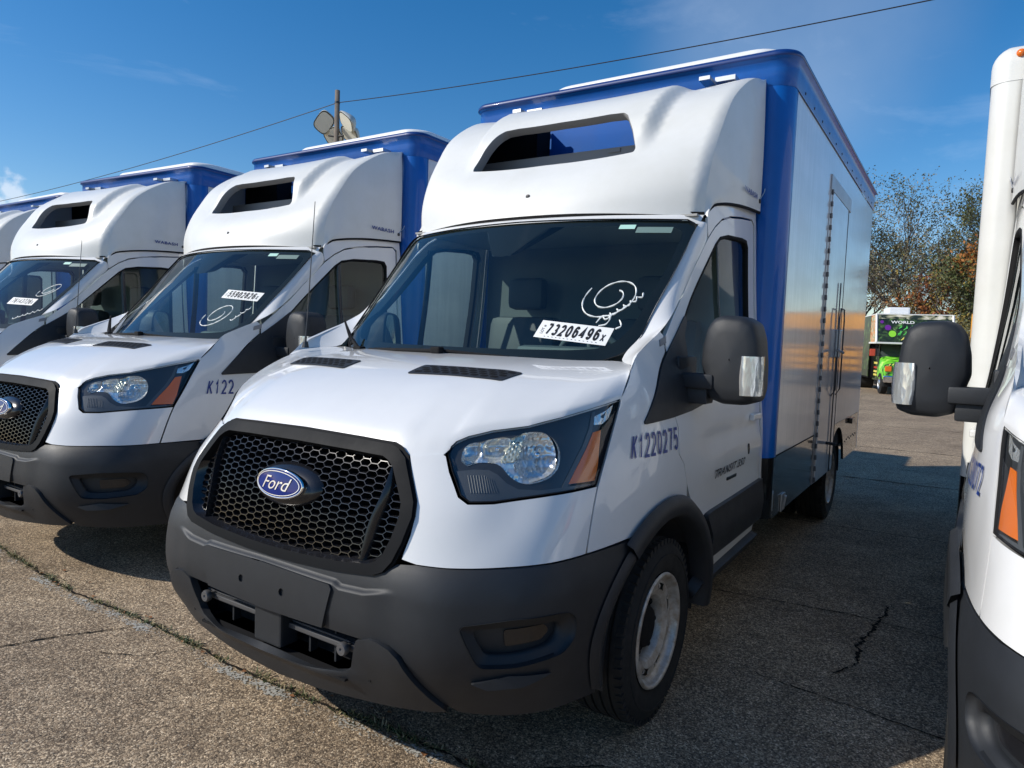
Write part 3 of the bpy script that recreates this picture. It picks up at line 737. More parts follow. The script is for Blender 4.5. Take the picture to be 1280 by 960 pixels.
    for sgn in SIDES:
        mir = sgn < 0
        fi = roundp([(.800, .612), (.842, .530), (.917, .526), (1.035, .534), (1.066, .560), (1.072, .592), (1.055, .610), (.914, .616)], .018)
        fo = FB
        def rs(poly, n=60):
            p = dens(poly + [poly[0]], 1e-3 * 4, False); k = np.linspace(0, len(p) - 1, n + 1)[:-1].astype(int); return [p[i] for i in k]
        A, I = rs(fo), rs(fi)
        ib = np.argmin([np.hypot(*(np.array(q) - A[0])) for q in I]); I = I[ib:] + I[:ib]
        fb = loft('fog_lamp_bezel', [[B(a, b, .014) for a, b in A], [B(a * .985 + .0143, b * .985 + .0085, -.008) for a, b in A], [B(a, b, -.004) for a, b in I], [B(a, b, -.035) for a, b in I]], BLACKP, bmp, closed=True, mirror=mir, flip=True)
        sheet('fog_lamp_blank', fi, lambda a, b: B(a, b, -.034), BLACKP, bmp, h=.04, thick=0, mirror=mir)
        sheet('fog_lamp_grid', roundp([(.90, .598), (.905, .548), (1.02, .552), (1.045, .575), (1.03, .598)], .01), lambda a, b: B(a, b, -.028), BLACKG, bmp, h=.03, thick=.008, mirror=mir)
        # shelf under the lamp recess
        sheet('bumper_step', [(.79, .455), (.90, .474), (1.02, .462), (.93, .438), (.83, .436)], lambda a, b: B(a, b, .020 + .012 * (.47 - b) / .03), BLACKP, bmp, h=.02, thick=.02, mirror=mir)
    # licence plate panel
    pp = both([(0, .690), (.312, .684), (.322, .672), (.292, .545), (0, .538)])
    hole = lambda sx: [(sx * .104 + .013 * math.cos(a), .613 + .013 * math.sin(a)) for a in [2 * math.pi * k / 14 for k in range(14)]]
    pl_ = sheet('plate_panel', pp, lambda a, b: B(a, b, .034), BLACKP, T, h=.05, thick=.014, holes=[hole(1), hole(-1)], edge_h=.02)
    for sx in SIDES:
        p = B(sx * .104, .613); MB().lathe_x([(0, .0135), (.02, .012)], n=14).xf(Matrix.Translation((p[0], p[1] - .026, p[2])) @ Matrix.Rotation(rad(90), 4, 'Z')).obj('plate_screw_hole', BLACKM, pl_)
        MB().box((p[0] - .016, p[1] - .008, p[2] - .016), (p[0] + .016, p[1] - .006, p[2] + .016)).obj('plate_screw_hole', BLACKM, pl_)
    # lower lip with flares round the intake
    lo = [(.44, .540), (.475, .552), (.508, .551), (.55, .538), (.578, .515), (.64, .386), (.672, .338), (.62, .326), (.36, .308), (.18, .290), (0, .276)]
    li = [(.425, .535), (.385, .428), (.36, .414), (.20, .400), (0, .392)]
    poly = lo + [(-a, b) for a, b in reversed(lo[:-1])] + [(-a, b) for a, b in li[:-1]] + list(reversed(li))
    def Lp(a, b):
        p = B(a, b, .026); p[1] -= .035 * math.exp(-((b - .395) / .03)**2) * ss((.47 - abs(a)) / .25); return p
    lip_ = sheet('bumper_lower_lip', poly, Lp, BLACKP, T, h=.03, thick=.025)
    # intake: recessed box, bar, tow bolts, cover block
    mb = MB(); mb.box((-.52, .075, .37), (.52, .085, .58)); mb.box((-.37, -.028, .384), (.37, .08, .392)); mb.box((-.47, .03, .548), (.47, .08, .556)); mb.box((-.455, -.004, .40), (-.445, .08, .56)); mb.box((.445, -.004, .40), (.455, .08, .56)); mb.box((-.45, .01, .386), (.45, .08, .392)); mb.obj('intake_back', BLACKM, T)
    for xx in (-.26, -.13, .15, .27): MB().box((xx - .004, .025, .40), (xx + .004, .055, .535)).obj('intake_rib', BLACKP, T)
    mb = MB(); mb.box((-.40, .000, .468), (-.062, .014, .486), bev=.004); mb.box((.062, .000, .468), (.40, .014, .486), bev=.004); mb.box((-.40, .014, .486), (.40, .06, .492)); mb.obj('intake_bar', mat('scuffed_grey_plastic', (.10, .10, .105), .4, .3), T)
    for sx in SIDES:
        b_ = MB().lathe_x([(-.05, .010), (0, .010), (0, .020), (.012, .022), (.019, .018), (.019, .006), (.015, .004), (.015, 0)], n=20)
        b_.xf(Matrix.Translation((sx * .352, -.012, .482)) @ Matrix.Rotation(rad(-90), 4, 'Z')).obj('tow_bolt', mat('grey_cast_metal', (.13, .13, .135), .45, .5), T, angle=40)
    MB().box((-.062, -.034, .408), (.075, .04, .540), bev=.008).obj('sensor_cover', BLACKP, T)
    # ---- wheel arches
    for sgn in SIDES:
        mir = sgn < 0; oa = arc(.530, 128, -2, 30); ia = arc(.446, 176, -2, 34)
        oa = [(WC - .49, .34), (1.17, .45), (1.205, .56), (1.25, .66)] + oa
        A = [B(a, b, .014) for a, b in arc(.53, 127, -4, 40)]; Bq = [B(a, b, .034) for a, b in arc(.512, 127, -4, 40)]; C_ = [B(a, b, .036) for a, b in arc(.462, 127, -4, 40)]; D = [B(a, b, .02) for a, b in arc(.447, 127, -4, 40)]; E_ = [B(a, b, -.05) for a, b in arc(.442, 127, -4, 40)]
        loft('wheel_arch_trim', [A, Bq, C_, D, E_], BLACKP, T, mirror=mir, flip=True)
        # blend from bumper to trim
        A = [B(a, b, .016) for a, b in arc(.50, 182, 127, 20)]; Bq = [B(a, b, .030) for a, b in arc(.475, 182, 127, 20)]; D = [B(a, b, .022) for a, b in arc(.450, 182, 127, 20)]; E_ = [B(a, b, -.05) for a, b in arc(.446, 182, 127, 20)]
        loft('wheel_arch_trim', [A, Bq, D, E_], BLACKP, T, mirror=mir, flip=True)
        # liner
        rws = []
        for k in range(25):
            a = rad(-8 + 196 * k / 24); y = 1.023 + .455 * math.cos(a); z = .353 + .455 * math.sin(a)
            rws.append([(x_, y, z) for x_ in (.96, .80, .62)])
        loft('wheel_arch_liner', rws, mat('arch_liner', (.045, .045, .048), .8, var=.3), T, mirror=mir)
        MB().box((.60 * sgn, .50, .25), (.61 * sgn, 1.55, .95)).obj('inner_wheel_panel', BLACKM, T)
    # ---- doors with sail panel, glass, cladding
    dl = [(1.78, 1.424), (1.90, 1.585), (1.968, 1.661), (2.33, 1.933), (2.41, 1.976), (2.543, 1.999), (2.798, 2.015), (2.875, 2.005), (2.900, 1.97), (2.905, 1.73), (2.885, 1.225), (2.083, 1.210), (1.905, 1.190), (1.70, 1.178), (1.438, 1.172), (1.430, 1.180)]
    dr = [(1.794, 1.480), (1.90, 1.565), (2.027, 1.661), (2.324, 1.947), (2.41, 2.010), (2.504, 2.058), (2.624, 2.089), (2.825, 2.117), (3.00, 2.134), (3.030, 2.11), (3.030, 1.745), (3.030, 1.17), (3.030, .745), (2.509, .738), (2.149, .736), (2.085, .725)] + \
         arc(.53, 45, 60, 6)[::1] + [(1.845, .905), (1.815, .984), (1.759, 1.031), (1.763, 1.13), (1.737, 1.178)]
    hole_ = [(1.795, 1.190), (1.905, 1.197), (2.083, 1.217), (2.905, 1.232), (2.926, 1.73), (2.930, 1.985), (2.905, 2.018), (2.823, 2.020), (2.59, 2.003), (2.474, 1.978), (2.408, 1.935), (2.108, 1.660), (2.022, 1.580), (1.835, 1.455)]
    def Bd(a, b):     # door skin with a soft swage line
        p = B(a, b); p[0] += .008 * math.exp(-((b - .93) / .06)**2) * ss((a - 1.95) / .3) - .006 * math.exp(-((b - 1.06) / .05)**2) * ss((a - 1.95) / .3); return p
    for sgn in SIDES:
        mir = sgn < 0
        D_ = sheet('door', dr, Bd, WHITE, T, h=.05, holes=[hole_], mirror=mir, thick=.02)
        # rubber channel round the glass
        ho = dens(hole_, .03); cx, cz = 2.4, 1.5
        ins = [(cx + (a - cx) * .982, cz + (b - cz) * .965) for a, b in ho]
        loft('window_seal', [[B(a, b, .001) for a, b in ho], [B(a, b, .003) for a, b in ins], [B(a, b, -.03) for a, b in ins]], BLACKM, D_, closed=True, mirror=mir, flip=False)
        loft('window_surround', [[B(a, b, .0015) for a, b in dens(hole_, .03)], [B(a * 1.0, b, -.05) for a, b in ho]], BLACKM, D_, closed=True, mirror=mir)
        sheet('window_glass', hole_, lambda a, b: B(a, b, -.012), SGLASS, D_, h=.12, mirror=mir, thick=0)
        sheet('sail_panel', roundp([(1.782, 1.428), (1.90, 1.505), (2.022, 1.585), (2.03, 1.56), (1.975, 1.50), (1.965, 1.40), (1.99, 1.30), (2.03, 1.25), (2.12, 1.214), (1.905, 1.190), (1.70, 1.178), (1.436, 1.170), (1.428, 1.180)], .012), lambda a, b: B(a, b, .006), BLACKP, D_, h=.05, mirror=mir, thick=.012)
        mb = MB(); p0, p1 = B(2.44, 1.985, .0), B(2.44, 1.22, .0); mb.box((p1[0] - .01, p1[1] - .012, 1.22), (p1[0] + .004, p1[1] + .012, 1.60)); 
        rows_ = [[B(2.425 + (.015 if k in (0, 3) else 0), z, -.006 if k in (0, 3) else .0) + np.array([0, (0, .0, .03, .03)[k], 0]) for k in range(4)] for z in np.linspace(1.222, 1.972, 8)]
        loft('window_divider', rows_, BLACKG, D_, mirror=mir, flip=True)
        # door cladding and white sill, step
        cl = [(2.070, .728), (2.09, .734), (2.149, .737), (2.509, .739), (3.030, .746), (3.028, .530), (2.50, .527), (2.102, .530), (2.125, .62)]
        def Cc(a, b): return B(a, b, .022 + .010 * math.sin(math.pi * ss((b - .53) / .2)))
        sheet('door_cladding', cl, Cc, BLACKP, D_, h=.06, mirror=mir, thick=.03)
        sheet('sill', [(2.102, .524), (2.50, .521), (3.02, .522), (2.985, .455), (2.085, .440)], lambda a, b: B(a, b, -.012), WHITE, T, h=.1, mirror=mir, thick=.01)
        sheet('side_step', [(2.06, .43), (2.985, .448), (2.97, .405), (2.02, .37)], lambda a, b: B(a, b, .02 - .4 * (.44 - b)), BLACKP, T, h=.08, mirror=mir, thick=.05)
        # lock / filler plug, badge
        fp = [(2.765 + .017 * math.cos(a), .938 + .028 * math.sin(a)) for a in [2 * math.pi * k / 18 for k in range(18)]]
        sheet('door_plug', fp, lambda a, b: B(a, b, .010), BLACKG, D_, h=.02, mirror=mir, thick=.012)
        def bfn(u, v):
            a = (2.19 + .50 * u) if sgn > 0 else (2.69 - .50 * u); p = Bd(a, .868 + .040 * v); p[0] = (p[0] + .006) * sgn; return p
        text_on('door_badge', 'TRANSIT 350', bfn, mat('badge_dark_chrome', (.10, .10, .11), .25, .7), D_, bold=.015, shear=.25, spacing=1.1)
        sheet('door_badge', [(2.405, .828), (2.56, .826), (2.56, .841), (2.405, .842)], lambda a, b: Bd(a, b) + np.array([.006, 0, 0]), BLACKG, D_, h=.05, mirror=mir, thick=.006)
        # door handle
        ha = MB().box((.985 * sgn, 2.19, 1.075), (1.010 * sgn, 2.34, 1.11), bev=.008).obj('door_handle', WHITE, D_)
        # small fender badge below the pillar
        sheet('pillar_badge', [(1.735, 1.448), (1.790, 1.462), (1.800, 1.490), (1.745, 1.474)], lambda a, b: B(a, b, .004), mat('badge_grey', (.25, .25, .26), .4, .5), T, h=.03, mirror=mir, thick=.003)
        # rear cab pillar + side of the roof above the door
        up = [(2.322, 1.957), (2.41, 2.020), (2.504, 2.068), (2.624, 2.100), (2.825, 2.128), (3.00, 2.144), (3.046, 2.12), (3.046, .55), (3.08, .55), (3.08, 2.10), (3.07, 2.20), (3.0, 2.215), (2.66, 2.188), (2.47, 2.158), (2.40, 2.135), (2.345, 2.10), (2.320, 2.06), (2.318, 2.01)]
        sheet('cab_side', up, lambda a, b: B(a, b, .002), WHITE, T, h=.05, mirror=mir)
        # A pillar
        P1 = [tuple(B(1.290, 1.362)), (.868, .895, 1.374), (.785, .995, 1.388), (.782, 1.045, 1.425)] + [(x, windscreen_y(x, z) - .003, z) for x, z in WS_SIDE[3:9]] + [(.852, 1.645, 2.022)]
        P2 = [B(1.290, 1.362)] + [B(a, b) for a, b in ((1.45, 1.402), (1.60, 1.444), (1.77, 1.507), (1.89, 1.572), (2.02, 1.665), (2.18, 1.814), (2.316, 1.952), (2.312, 2.005))]
        P1c = curve(P1, 40); P2c = curve(P2, 40); rws = []
        for k in range(9):
            t = k / 8; rws.append([np.array(a) * (1 - t) + np.array(b) * t + np.array([.9, -.35, .25]) * .012 * math.sin(math.pi * t)**.9 * min(1, i / 22) for i, (a, b) in enumerate(zip(P1c, P2c))])
        loft('windscreen_pillar', rws, WHITE, T, mirror=mir, flip=True)
    # ---- windscreen
    WS = both([(0, 1.352), (.30, 1.355), (.55, 1.365)] + WS_SIDE + [(.384, 2.030), (0, 2.034)])
    wsn = lambda a, b: (a, windscreen_y(a, b), b)
    wsd = sheet('windscreen', WS, wsn, GLASS, T, h=.10, thick=0)
    FI = both([(0, 1.412), (.30, 1.413), (.55, 1.418), (.66, 1.428), (.715, 1.455), (.745, 1.50), (.762, 1.56), (.775, 1.66), (.795, 1.80), (.802, 1.93), (.795, 1.972), (.75, 1.990), (.384, 1.998), (.18, 1.998), (.055, 1.855), (0, 1.845)])
    sheet('windscreen_frit', WS, lambda a, b: (a, windscreen_y(a, b) + .004, b), BLACKM, wsd, h=.06, thick=0, holes=[roundp(FI, .02)])
    # rubber edge + header
    e0 = [(x, windscreen_y(x, z) - .002, z) for x, z in dens(WS, .03)]
    e1 = [(x * 1.008, windscreen_y(x, z) - .012, z + (.004 if z > 1.9 else -.002)) for x, z in dens(WS, .03)]
    loft('windscreen_seal', [e0, e1], BLACKM, wsd, closed=True)
    xs_ = np.linspace(-.86, .86, 40)
    h0 = [(x * .985, windscreen_y(x, 2.03) - .006 + .0, 2.028 - .02 * max(0, abs(x) - .78) / .08) for x in xs_]; h1 = [(x * 1.0, 1.465 + .27 * x * x - .01, 2.050) for x in xs_]; h2 = [(x * 1.0, 1.47 + .27 * x * x + .05, 2.072) for x in xs_]; h3 = [(x * .99, 1.9, 2.10) for x in xs_]
    loft('roof_header', [h0, h1, h2, h3], WHITE, T, flip=True)
    mb = MB(); mb.box((-.86, 1.75, 2.085), (.86, 2.43, 2.11)); mb.obj('cab_roof', WHITE, T)
    # inside sensor housing and mirror
    mb = MB(); y0 = windscreen_y(0, 1.95)
    mb.add([(-.22, windscreen_y(.22, 2.03) + .006, 2.03), (.22, windscreen_y(.22, 2.03) + .006, 2.03), (.05, windscreen_y(.05, 1.85) + .006, 1.85), (-.05, windscreen_y(.05, 1.85) + .006, 1.85), (-.2, windscreen_y(.22, 2.03) + .12, 2.03), (.2, windscreen_y(.22, 2.03) + .12, 2.03), (.04, windscreen_y(.05, 1.85) + .09, 1.87), (-.04, windscreen_y(.05, 1.85) + .09, 1.87)],
           [(0, 3, 2, 1), (4, 5, 6, 7), (2, 3, 7, 6), (0, 4, 7, 3), (1, 2, 6, 5)]); mb.obj('camera_housing', DARKMETAL, wsd)
    for (a, b, wd_, hh, mm, nm) in ((.56, 1.990, .07, .022, mat('pale_green_label', (.45, .72, .62), .5), 'screen_label'), (.68, 1.974, .15, .03, mat('grey_green_label', (.16, .24, .22), .5), 'screen_label')):
        sheet(nm, [(a - wd_ / 2, b - hh / 2), (a + wd_ / 2, b - hh / 2), (a + wd_ / 2, b + hh / 2), (a - wd_ / 2, b + hh / 2)], lambda p, q: (p, windscreen_y(p, q) - .002, q), mm, wsd, h=.05, thick=0)
    # ---- cowl below the screen and wipers
    cwl = [[(x, .858 + .07 * abs(x)**2.2 * 1.6, 1.352) for x in np.linspace(-.8, .8, 30)], [(x, windscreen_y(x, 1.36) - .004, 1.362) for x in np.linspace(-.8, .8, 30)]]
    loft('cowl', cwl, BLACKP, T)
    def wiper(pts_, nm='wiper'):
        mb = MB(); mb.tube([(x, windscreen_y(x, z) - d, z) for x, z, d in pts_[0]], [.011, .010, .006], 6); W_ = mb.obj(nm, BLACKM, T)
        MB().tube([(x, windscreen_y(x, z) - d, z) for x, z, d in pts_[1]], .006, 5).obj('wiper_blade', BLACKM, W_)
        x, z, d = pts_[0][0]; MB().box((x - .025, windscreen_y(x, z) - d - .02, z - .012), (x + .025, windscreen_y(x, z) - d + .02, z + .018), bev=.008).obj('wiper_pivot', BLACKM, W_)
    wiper(([(-.01, 1.392, .03), (-.25, 1.385, .035), (-.48, 1.382, .02)], [(.34, 1.380, .012), (0, 1.395, .014), (-.44, 1.385, .012)]))
    wiper(([(-.55, 1.375, .03), (-.67, 1.425, .05), (-.78, 1.50, .10)], [(-.64, 1.400, .045), (-.72, 1.46, .08), (-.80, 1.515, .11)]))
    # ---- mirrors
    ol = [(1.102, 1.34), (1.085, 1.39), (1.090, 1.46), (1.105, 1.525), (1.130, 1.560), (1.17, 1.572), (1.25, 1.566), (1.29, 1.545), (1.308, 1.49), (1.318, 1.40), (1.320, 1.31), (1.310, 1.262), (1.26, 1.246), (1.18, 1.245), (1.125, 1.262), (1.108, 1.29)]
    olc = [np.array(p) for p in dens(roundp(ol, .012, 2), .02)]; cc = np.array([1.197, 1.41]); ol = [(a - .013, b) for a, b in ol]; olc = [p - np.array([.013, 0]) for p in olc]
    def MT(p): return (1.135 + (p[0] - 1.197) * 1.089, 1.276 + (p[1] - 1.05) * 1.089, 1.406 + (p[2] - 1.41) * 1.089)
    for sgn in SIDES:
        mir = sgn < 0; rws = []
        for yy, k in ((1.145, .93), (1.15, .985), (1.135, 1.0), (1.08, 1.0), (1.045, .99), (1.025, .965), (1.012, .92), (1.004, .84), (.999, .60), (.997, .02)):
            rws.append([(cc[0] + (p[0] - cc[0]) * k * .93, yy + .9 * ((p[0] - cc[0]) * k)**2, cc[1] + (p[1] - cc[1]) * k) for p in olc])
        rws = [[MT(p) for p in r] for r in rws]
        Mr = loft('door_mirror', rws, BLACKP, T, closed=True, mirror=mir, flip=False)
        MB().add([MT((x, 1.143, z)) for x, z in [(cc[0] + (p[0] - cc[0]) * .93, cc[1] + (p[1] - cc[1]) * .93) for p in olc]], [tuple(range(len(olc)))]).obj('mirror_glass', CHROME, Mr)
        if mir: Mr.children[-1].scale = (-1, 1, 1)
        # arm: two stacked links reaching the sail panel
        mb = MB(); mb.box((.920, 1.215, 1.285), (1.075, 1.31, 1.345), bev=.010); mb.box((.910, 1.235, 1.222), (1.05, 1.33, 1.290), bev=.010)
        mb.box((.905, 1.20, 1.185), (.945, 1.42, 1.41), bev=.012)
        if mir: mb.v = [(-x, y, z) for x, y, z in mb.v]; mb.f = [f[::-1] for f in mb.f]
        mb.obj('mirror_arm', BLACKP, Mr, angle=40)
        # clear turn signal
        rws = []
        for i, z in enumerate(np.linspace(1.285, 1.425, 9)):
            k = math.sin(math.pi * (i + .6) / 9.2)**.35
            rws.append([(1.236 + .012 * (1 - k), 1.000 + .03 * (1 - k), z), (1.245, .986, z), (1.262, .986, z), (1.293, 1.002, z), (1.308 - .01 * (1 - k), 1.040, z), (1.300, 1.09, z)])
        rws = [[MT(p) for p in r] for r in rws]
        L_ = loft('turn_signal', rws, LENS, Mr, mirror=mir, flip=True)
        rws = [[(p[0] - .003, p[1] + .004, p[2]) for p in r] for r in rws]
        loft('signal_reflector', rws, REFLECT, Mr, mirror=mir, flip=True)
    # ---- antenna
    an = MB(); an.tube([(-.80, .79, 1.375), (-.80, .79, 1.405)], [.018, .012], 10).tube([(-.80, .79, 1.40), (-.802, .80, 1.50)], [.006, .004], 6).tube([(-.802, .80, 1.50), (-.812, .845, 2.09)], [.003, .002], 5)
    an.obj('antenna', DARKMETAL, T)
    # ---- interior
    rws = [[(x, y + .05 * abs(x), z) for x in np.linspace(-.86, .86, 14)] for y, z in ((.93, 1.36), (1.10, 1.372), (1.30, 1.385), (1.40, 1.36), (1.44, 1.25), (1.42, .9), (1.45, .75))]
    da = loft('dashboard', rws, DASH, T)
    mb = MB().box((.18, 1.16, 1.37), (.66, 1.42, 1.43), bev=.03); mb.obj('instrument_hood', DASH, da)
    def seat(x0, x1):
        S_ = MB().box((x0, 1.72, .82), (x1, 2.22, 1.0), bev=.05).obj('seat', SEAT, T, angle=40)
        mb = MB().box((x0 + .01, 2.10, .98), (x1 - .01, 2.24, 1.60), bev=.06); mb.xf(Matrix.Translation((0, 2.17, 1)) @ Matrix.Rotation(rad(-8), 4, 'X') @ Matrix.Translation((0, -2.17, -1))); mb.obj('seat_backrest', SEAT, S_, angle=40)
        c = (x0 + x1) / 2; mb = MB().box((c - .13, 2.20, 1.64), (c + .13, 2.30, 1.84), bev=.045); mb.obj('headrest', SEAT, S_, angle=40)
    seat(.18, .70); seat(-.70, -.18)
    sw = MB(); cs = Vector((.42, 1.50, 1.33)); q = Matrix.Translation(cs) @ Matrix.Rotation(rad(-62), 4, 'X')
    sw.tube([q @ Vector((.19 * math.cos(a), .19 * math.sin(a), 0)) for a in [2 * math.pi * k / 32 for k in range(33)]], .015, 8)
    for a in (0, math.pi, -math.pi / 2): sw.tube([q @ Vector((0, 0, -.02)), q @ Vector((.18 * math.cos(a), .18 * math.sin(a), 0))], .014, 6)
    sw.obj('steering_wheel', DASH, T, True)
    mb = MB(); mb.box((-.86, 2.40, .75), (.86, 2.425, 2.08)); mb.obj('rear_partition', mat('partition_grey', (.15, .16, .165), .8), T)
    mb = MB(); mb.box((-.84, 1.62, 2.045), (.84, 2.41, 2.055)); mb.obj('headliner', LINER, T)
    mb = MB(); mb.box((-.95, 1.4, .55), (.95, 2.42, .60)); mb.box((-.60, .15, .42), (.60, 1.45, 1.0)); mb.obj('cab_floor', BLACKM, T)
    for sgn in SIDES:   # inner door cards
        sheet('door_card', [(1.80, 1.17), (2.88, 1.215), (3.0, .8), (2.1, .8)], lambda a, b: B(a, b, -.07), DASH, T, h=.2, mirror=sgn < 0, thick=.02)

def build_fairing(T, main=True):
    op = both([(0, .618), (.28, .612), (.365, .600), (.395, .575), (.455, .485), (.496, .400), (.492, .380), (0, .392)])
    out = both([(0, .88), (.60, .88), (.68, .92), (.74, 1.0), (.88, 1.0)] + [(.88, v) for v in np.linspace(.96, 0, 26)] + [(.6, 0), (.3, 0), (0, 0)])
    bolt = [(.0 + .010 * math.cos(a), .163 + .010 * math.sin(a)) for a in [2 * math.pi * k / 10 for k in range(10)]]
    f = sheet('roof_fairing', out, lambda a, b: FR(a, b), FWHITE, T, h=.026, thick=.012, holes=[roundp(op, .010, 3), bolt], edge_h=.018)
    # opening lip
    o2 = dens(roundp(op, .010, 3), .02)
    loft('fairing_opening_trim', [[FR(a, b) for a, b in o2], [FR(a * .985, .49 + (b - .49) * .965) + np.array([0, .012, -.004]) for a, b in o2], [FR(a * .985, .49 + (b - .49) * .965) + np.array([0, .05, -.02]) for a, b in o2]], mat('fairing_edge_grey', (.25, .25, .25), .6), f, closed=True)
    bp_ = FR(0.0, .163); MB().lathe_x([(0, .012), (.012, .012), (.014, .006), (.014, 0)], n=12).xf(Matrix.Translation((bp_[0], bp_[1] + .01, bp_[2])) @ Matrix.Rotation(rad(-90), 4, 'Z')).obj('fairing_bolt', DARKMETAL, f)
    # sides
    vs = np.linspace(0, 1, 30); cre = [FR(.88, v) for v in vs]
    bot = [np.array(p) for p in curve([(.862, 1.70, 2.045), (.865, 1.75, 2.075), (.872, 1.82, 2.115), (.88, 1.95, 2.15), (.893, 2.12, 2.175), (.905, 2.30, 2.195), (.912, 2.42, 2.205)], 30)]
    for sgn in SIDES:
        rws = []
        # side sheet in (y,z): ruled between the crease and the rear edge / bottom edge
        n = 30
        path2 = curve([(.862, 1.68, 2.050), (.874, 1.737, 2.110), (.886, 1.83, 2.137), (.896, 2.02, 2.166), (.908, 2.2, 2.182), (.918, 2.425, 2.195)], 16)[:-1] + curve([(.918, 2.425, 2.195), (.918, 2.425, 2.5), (.910, 2.425, 2.82), (.90, 2.425, 2.897)], 14)
        for k in range(7):
            t = k / 6; rws.append([np.array(a) * (1 - t) + np.array(b) * t + np.array([.012 * math.sin(math.pi * t), 0, 0]) for a, b in zip(cre, path2)])
        r0 = [np.array(a) + np.array([-.004, -.006, 0]) for a in cre]
        s_ = loft('fairing_side', rws, FWHITE, T, mirror=sgn < 0, flip=True)
        def tfn(u, v):
            y = (2.10 + .24 * u) if sgn > 0 else (2.34 - .24 * u); return (sgn * (.918 + .008 * (y - 2.1) / .24 * .3), y, 2.245 + .028 * v + .0 * u)
        if True:
            text_on('maker_lettering', 'WABASH', tfn, INKB, s_, bold=.02, spacing=1.1)
        MB().lathe_x([(0, .012), (.010, .012), (.012, 0)], n=10, c=(0, 0, 0)).xf(Matrix.Translation((.914 * sgn, 2.395, 2.245)) @ Matrix.Rotation(0 if sgn > 0 else math.pi, 4, 'Z')).obj('fairing_bolt', DARKMETAL, s_)
        mb = MB().tube([(.918 * sgn, 2.395, 2.25), (.93 * sgn, 2.44, 2.30), (.935 * sgn, 2.462, 2.36), (.93 * sgn, 2.47, 2.40)], .003, 5); mb.obj('restraint_cable', ALU, s_)
    # gasket
    loft('fairing_gasket', [[(x * 1.0, 1.463 + .27 * x * x + .006, 2.048) for x in np.linspace(-.86, .86, 40)], [(x * 1.0, 1.463 + .27 * x * x + .002, 2.068) for x in np.linspace(-.86, .86, 40)]], BLACKM, f, flip=True)
    for sgn in SIDES:
        bb = curve([(.858, 1.68, 2.044), (.870, 1.737, 2.104), (.882, 1.83, 2.131), (.893, 2.02, 2.160), (.905, 2.2, 2.176), (.914, 2.42, 2.188)], 24)
        MB().tube([(x * sgn, y, z) for x, y, z in bb], .008, 6).obj('fairing_gasket', BLACKM, f)
    # inside ledge and dark side walls
    mb = MB(); mb.box((-.80, 1.75, 2.20), (.80, 2.44, 2.23)); mb.obj('fairing_floor', mat('fairing_inside_grey', (.30, .30, .30), .7), f)
    mb = MB(); mb.box((-.66, 2.00, 2.40), (.66, 2.05, 2.512)); mb.box((.2, 1.992, 2.485), (.27, 2.0, 2.505)); mb.obj('fairing_crossbar', MATS['fairing_inside_grey'], f)
    MB().box((-.88, 2.28, 2.235), (-.44, 2.30, 2.84)).box((-.445, 2.28, 2.235), (-.435, 2.44, 2.80)).obj('fairing_baffle', BLACKM, f)
    # brackets on top
    for xa in (-.62, .60):
        MB().box((xa - .02, 2.30, 2.905), (xa + .04, 2.46, 2.925)).box((xa + .05, 2.36, 2.905), (xa + .16, 2.46, 2.93)).obj('fairing_bracket', ALU, f)

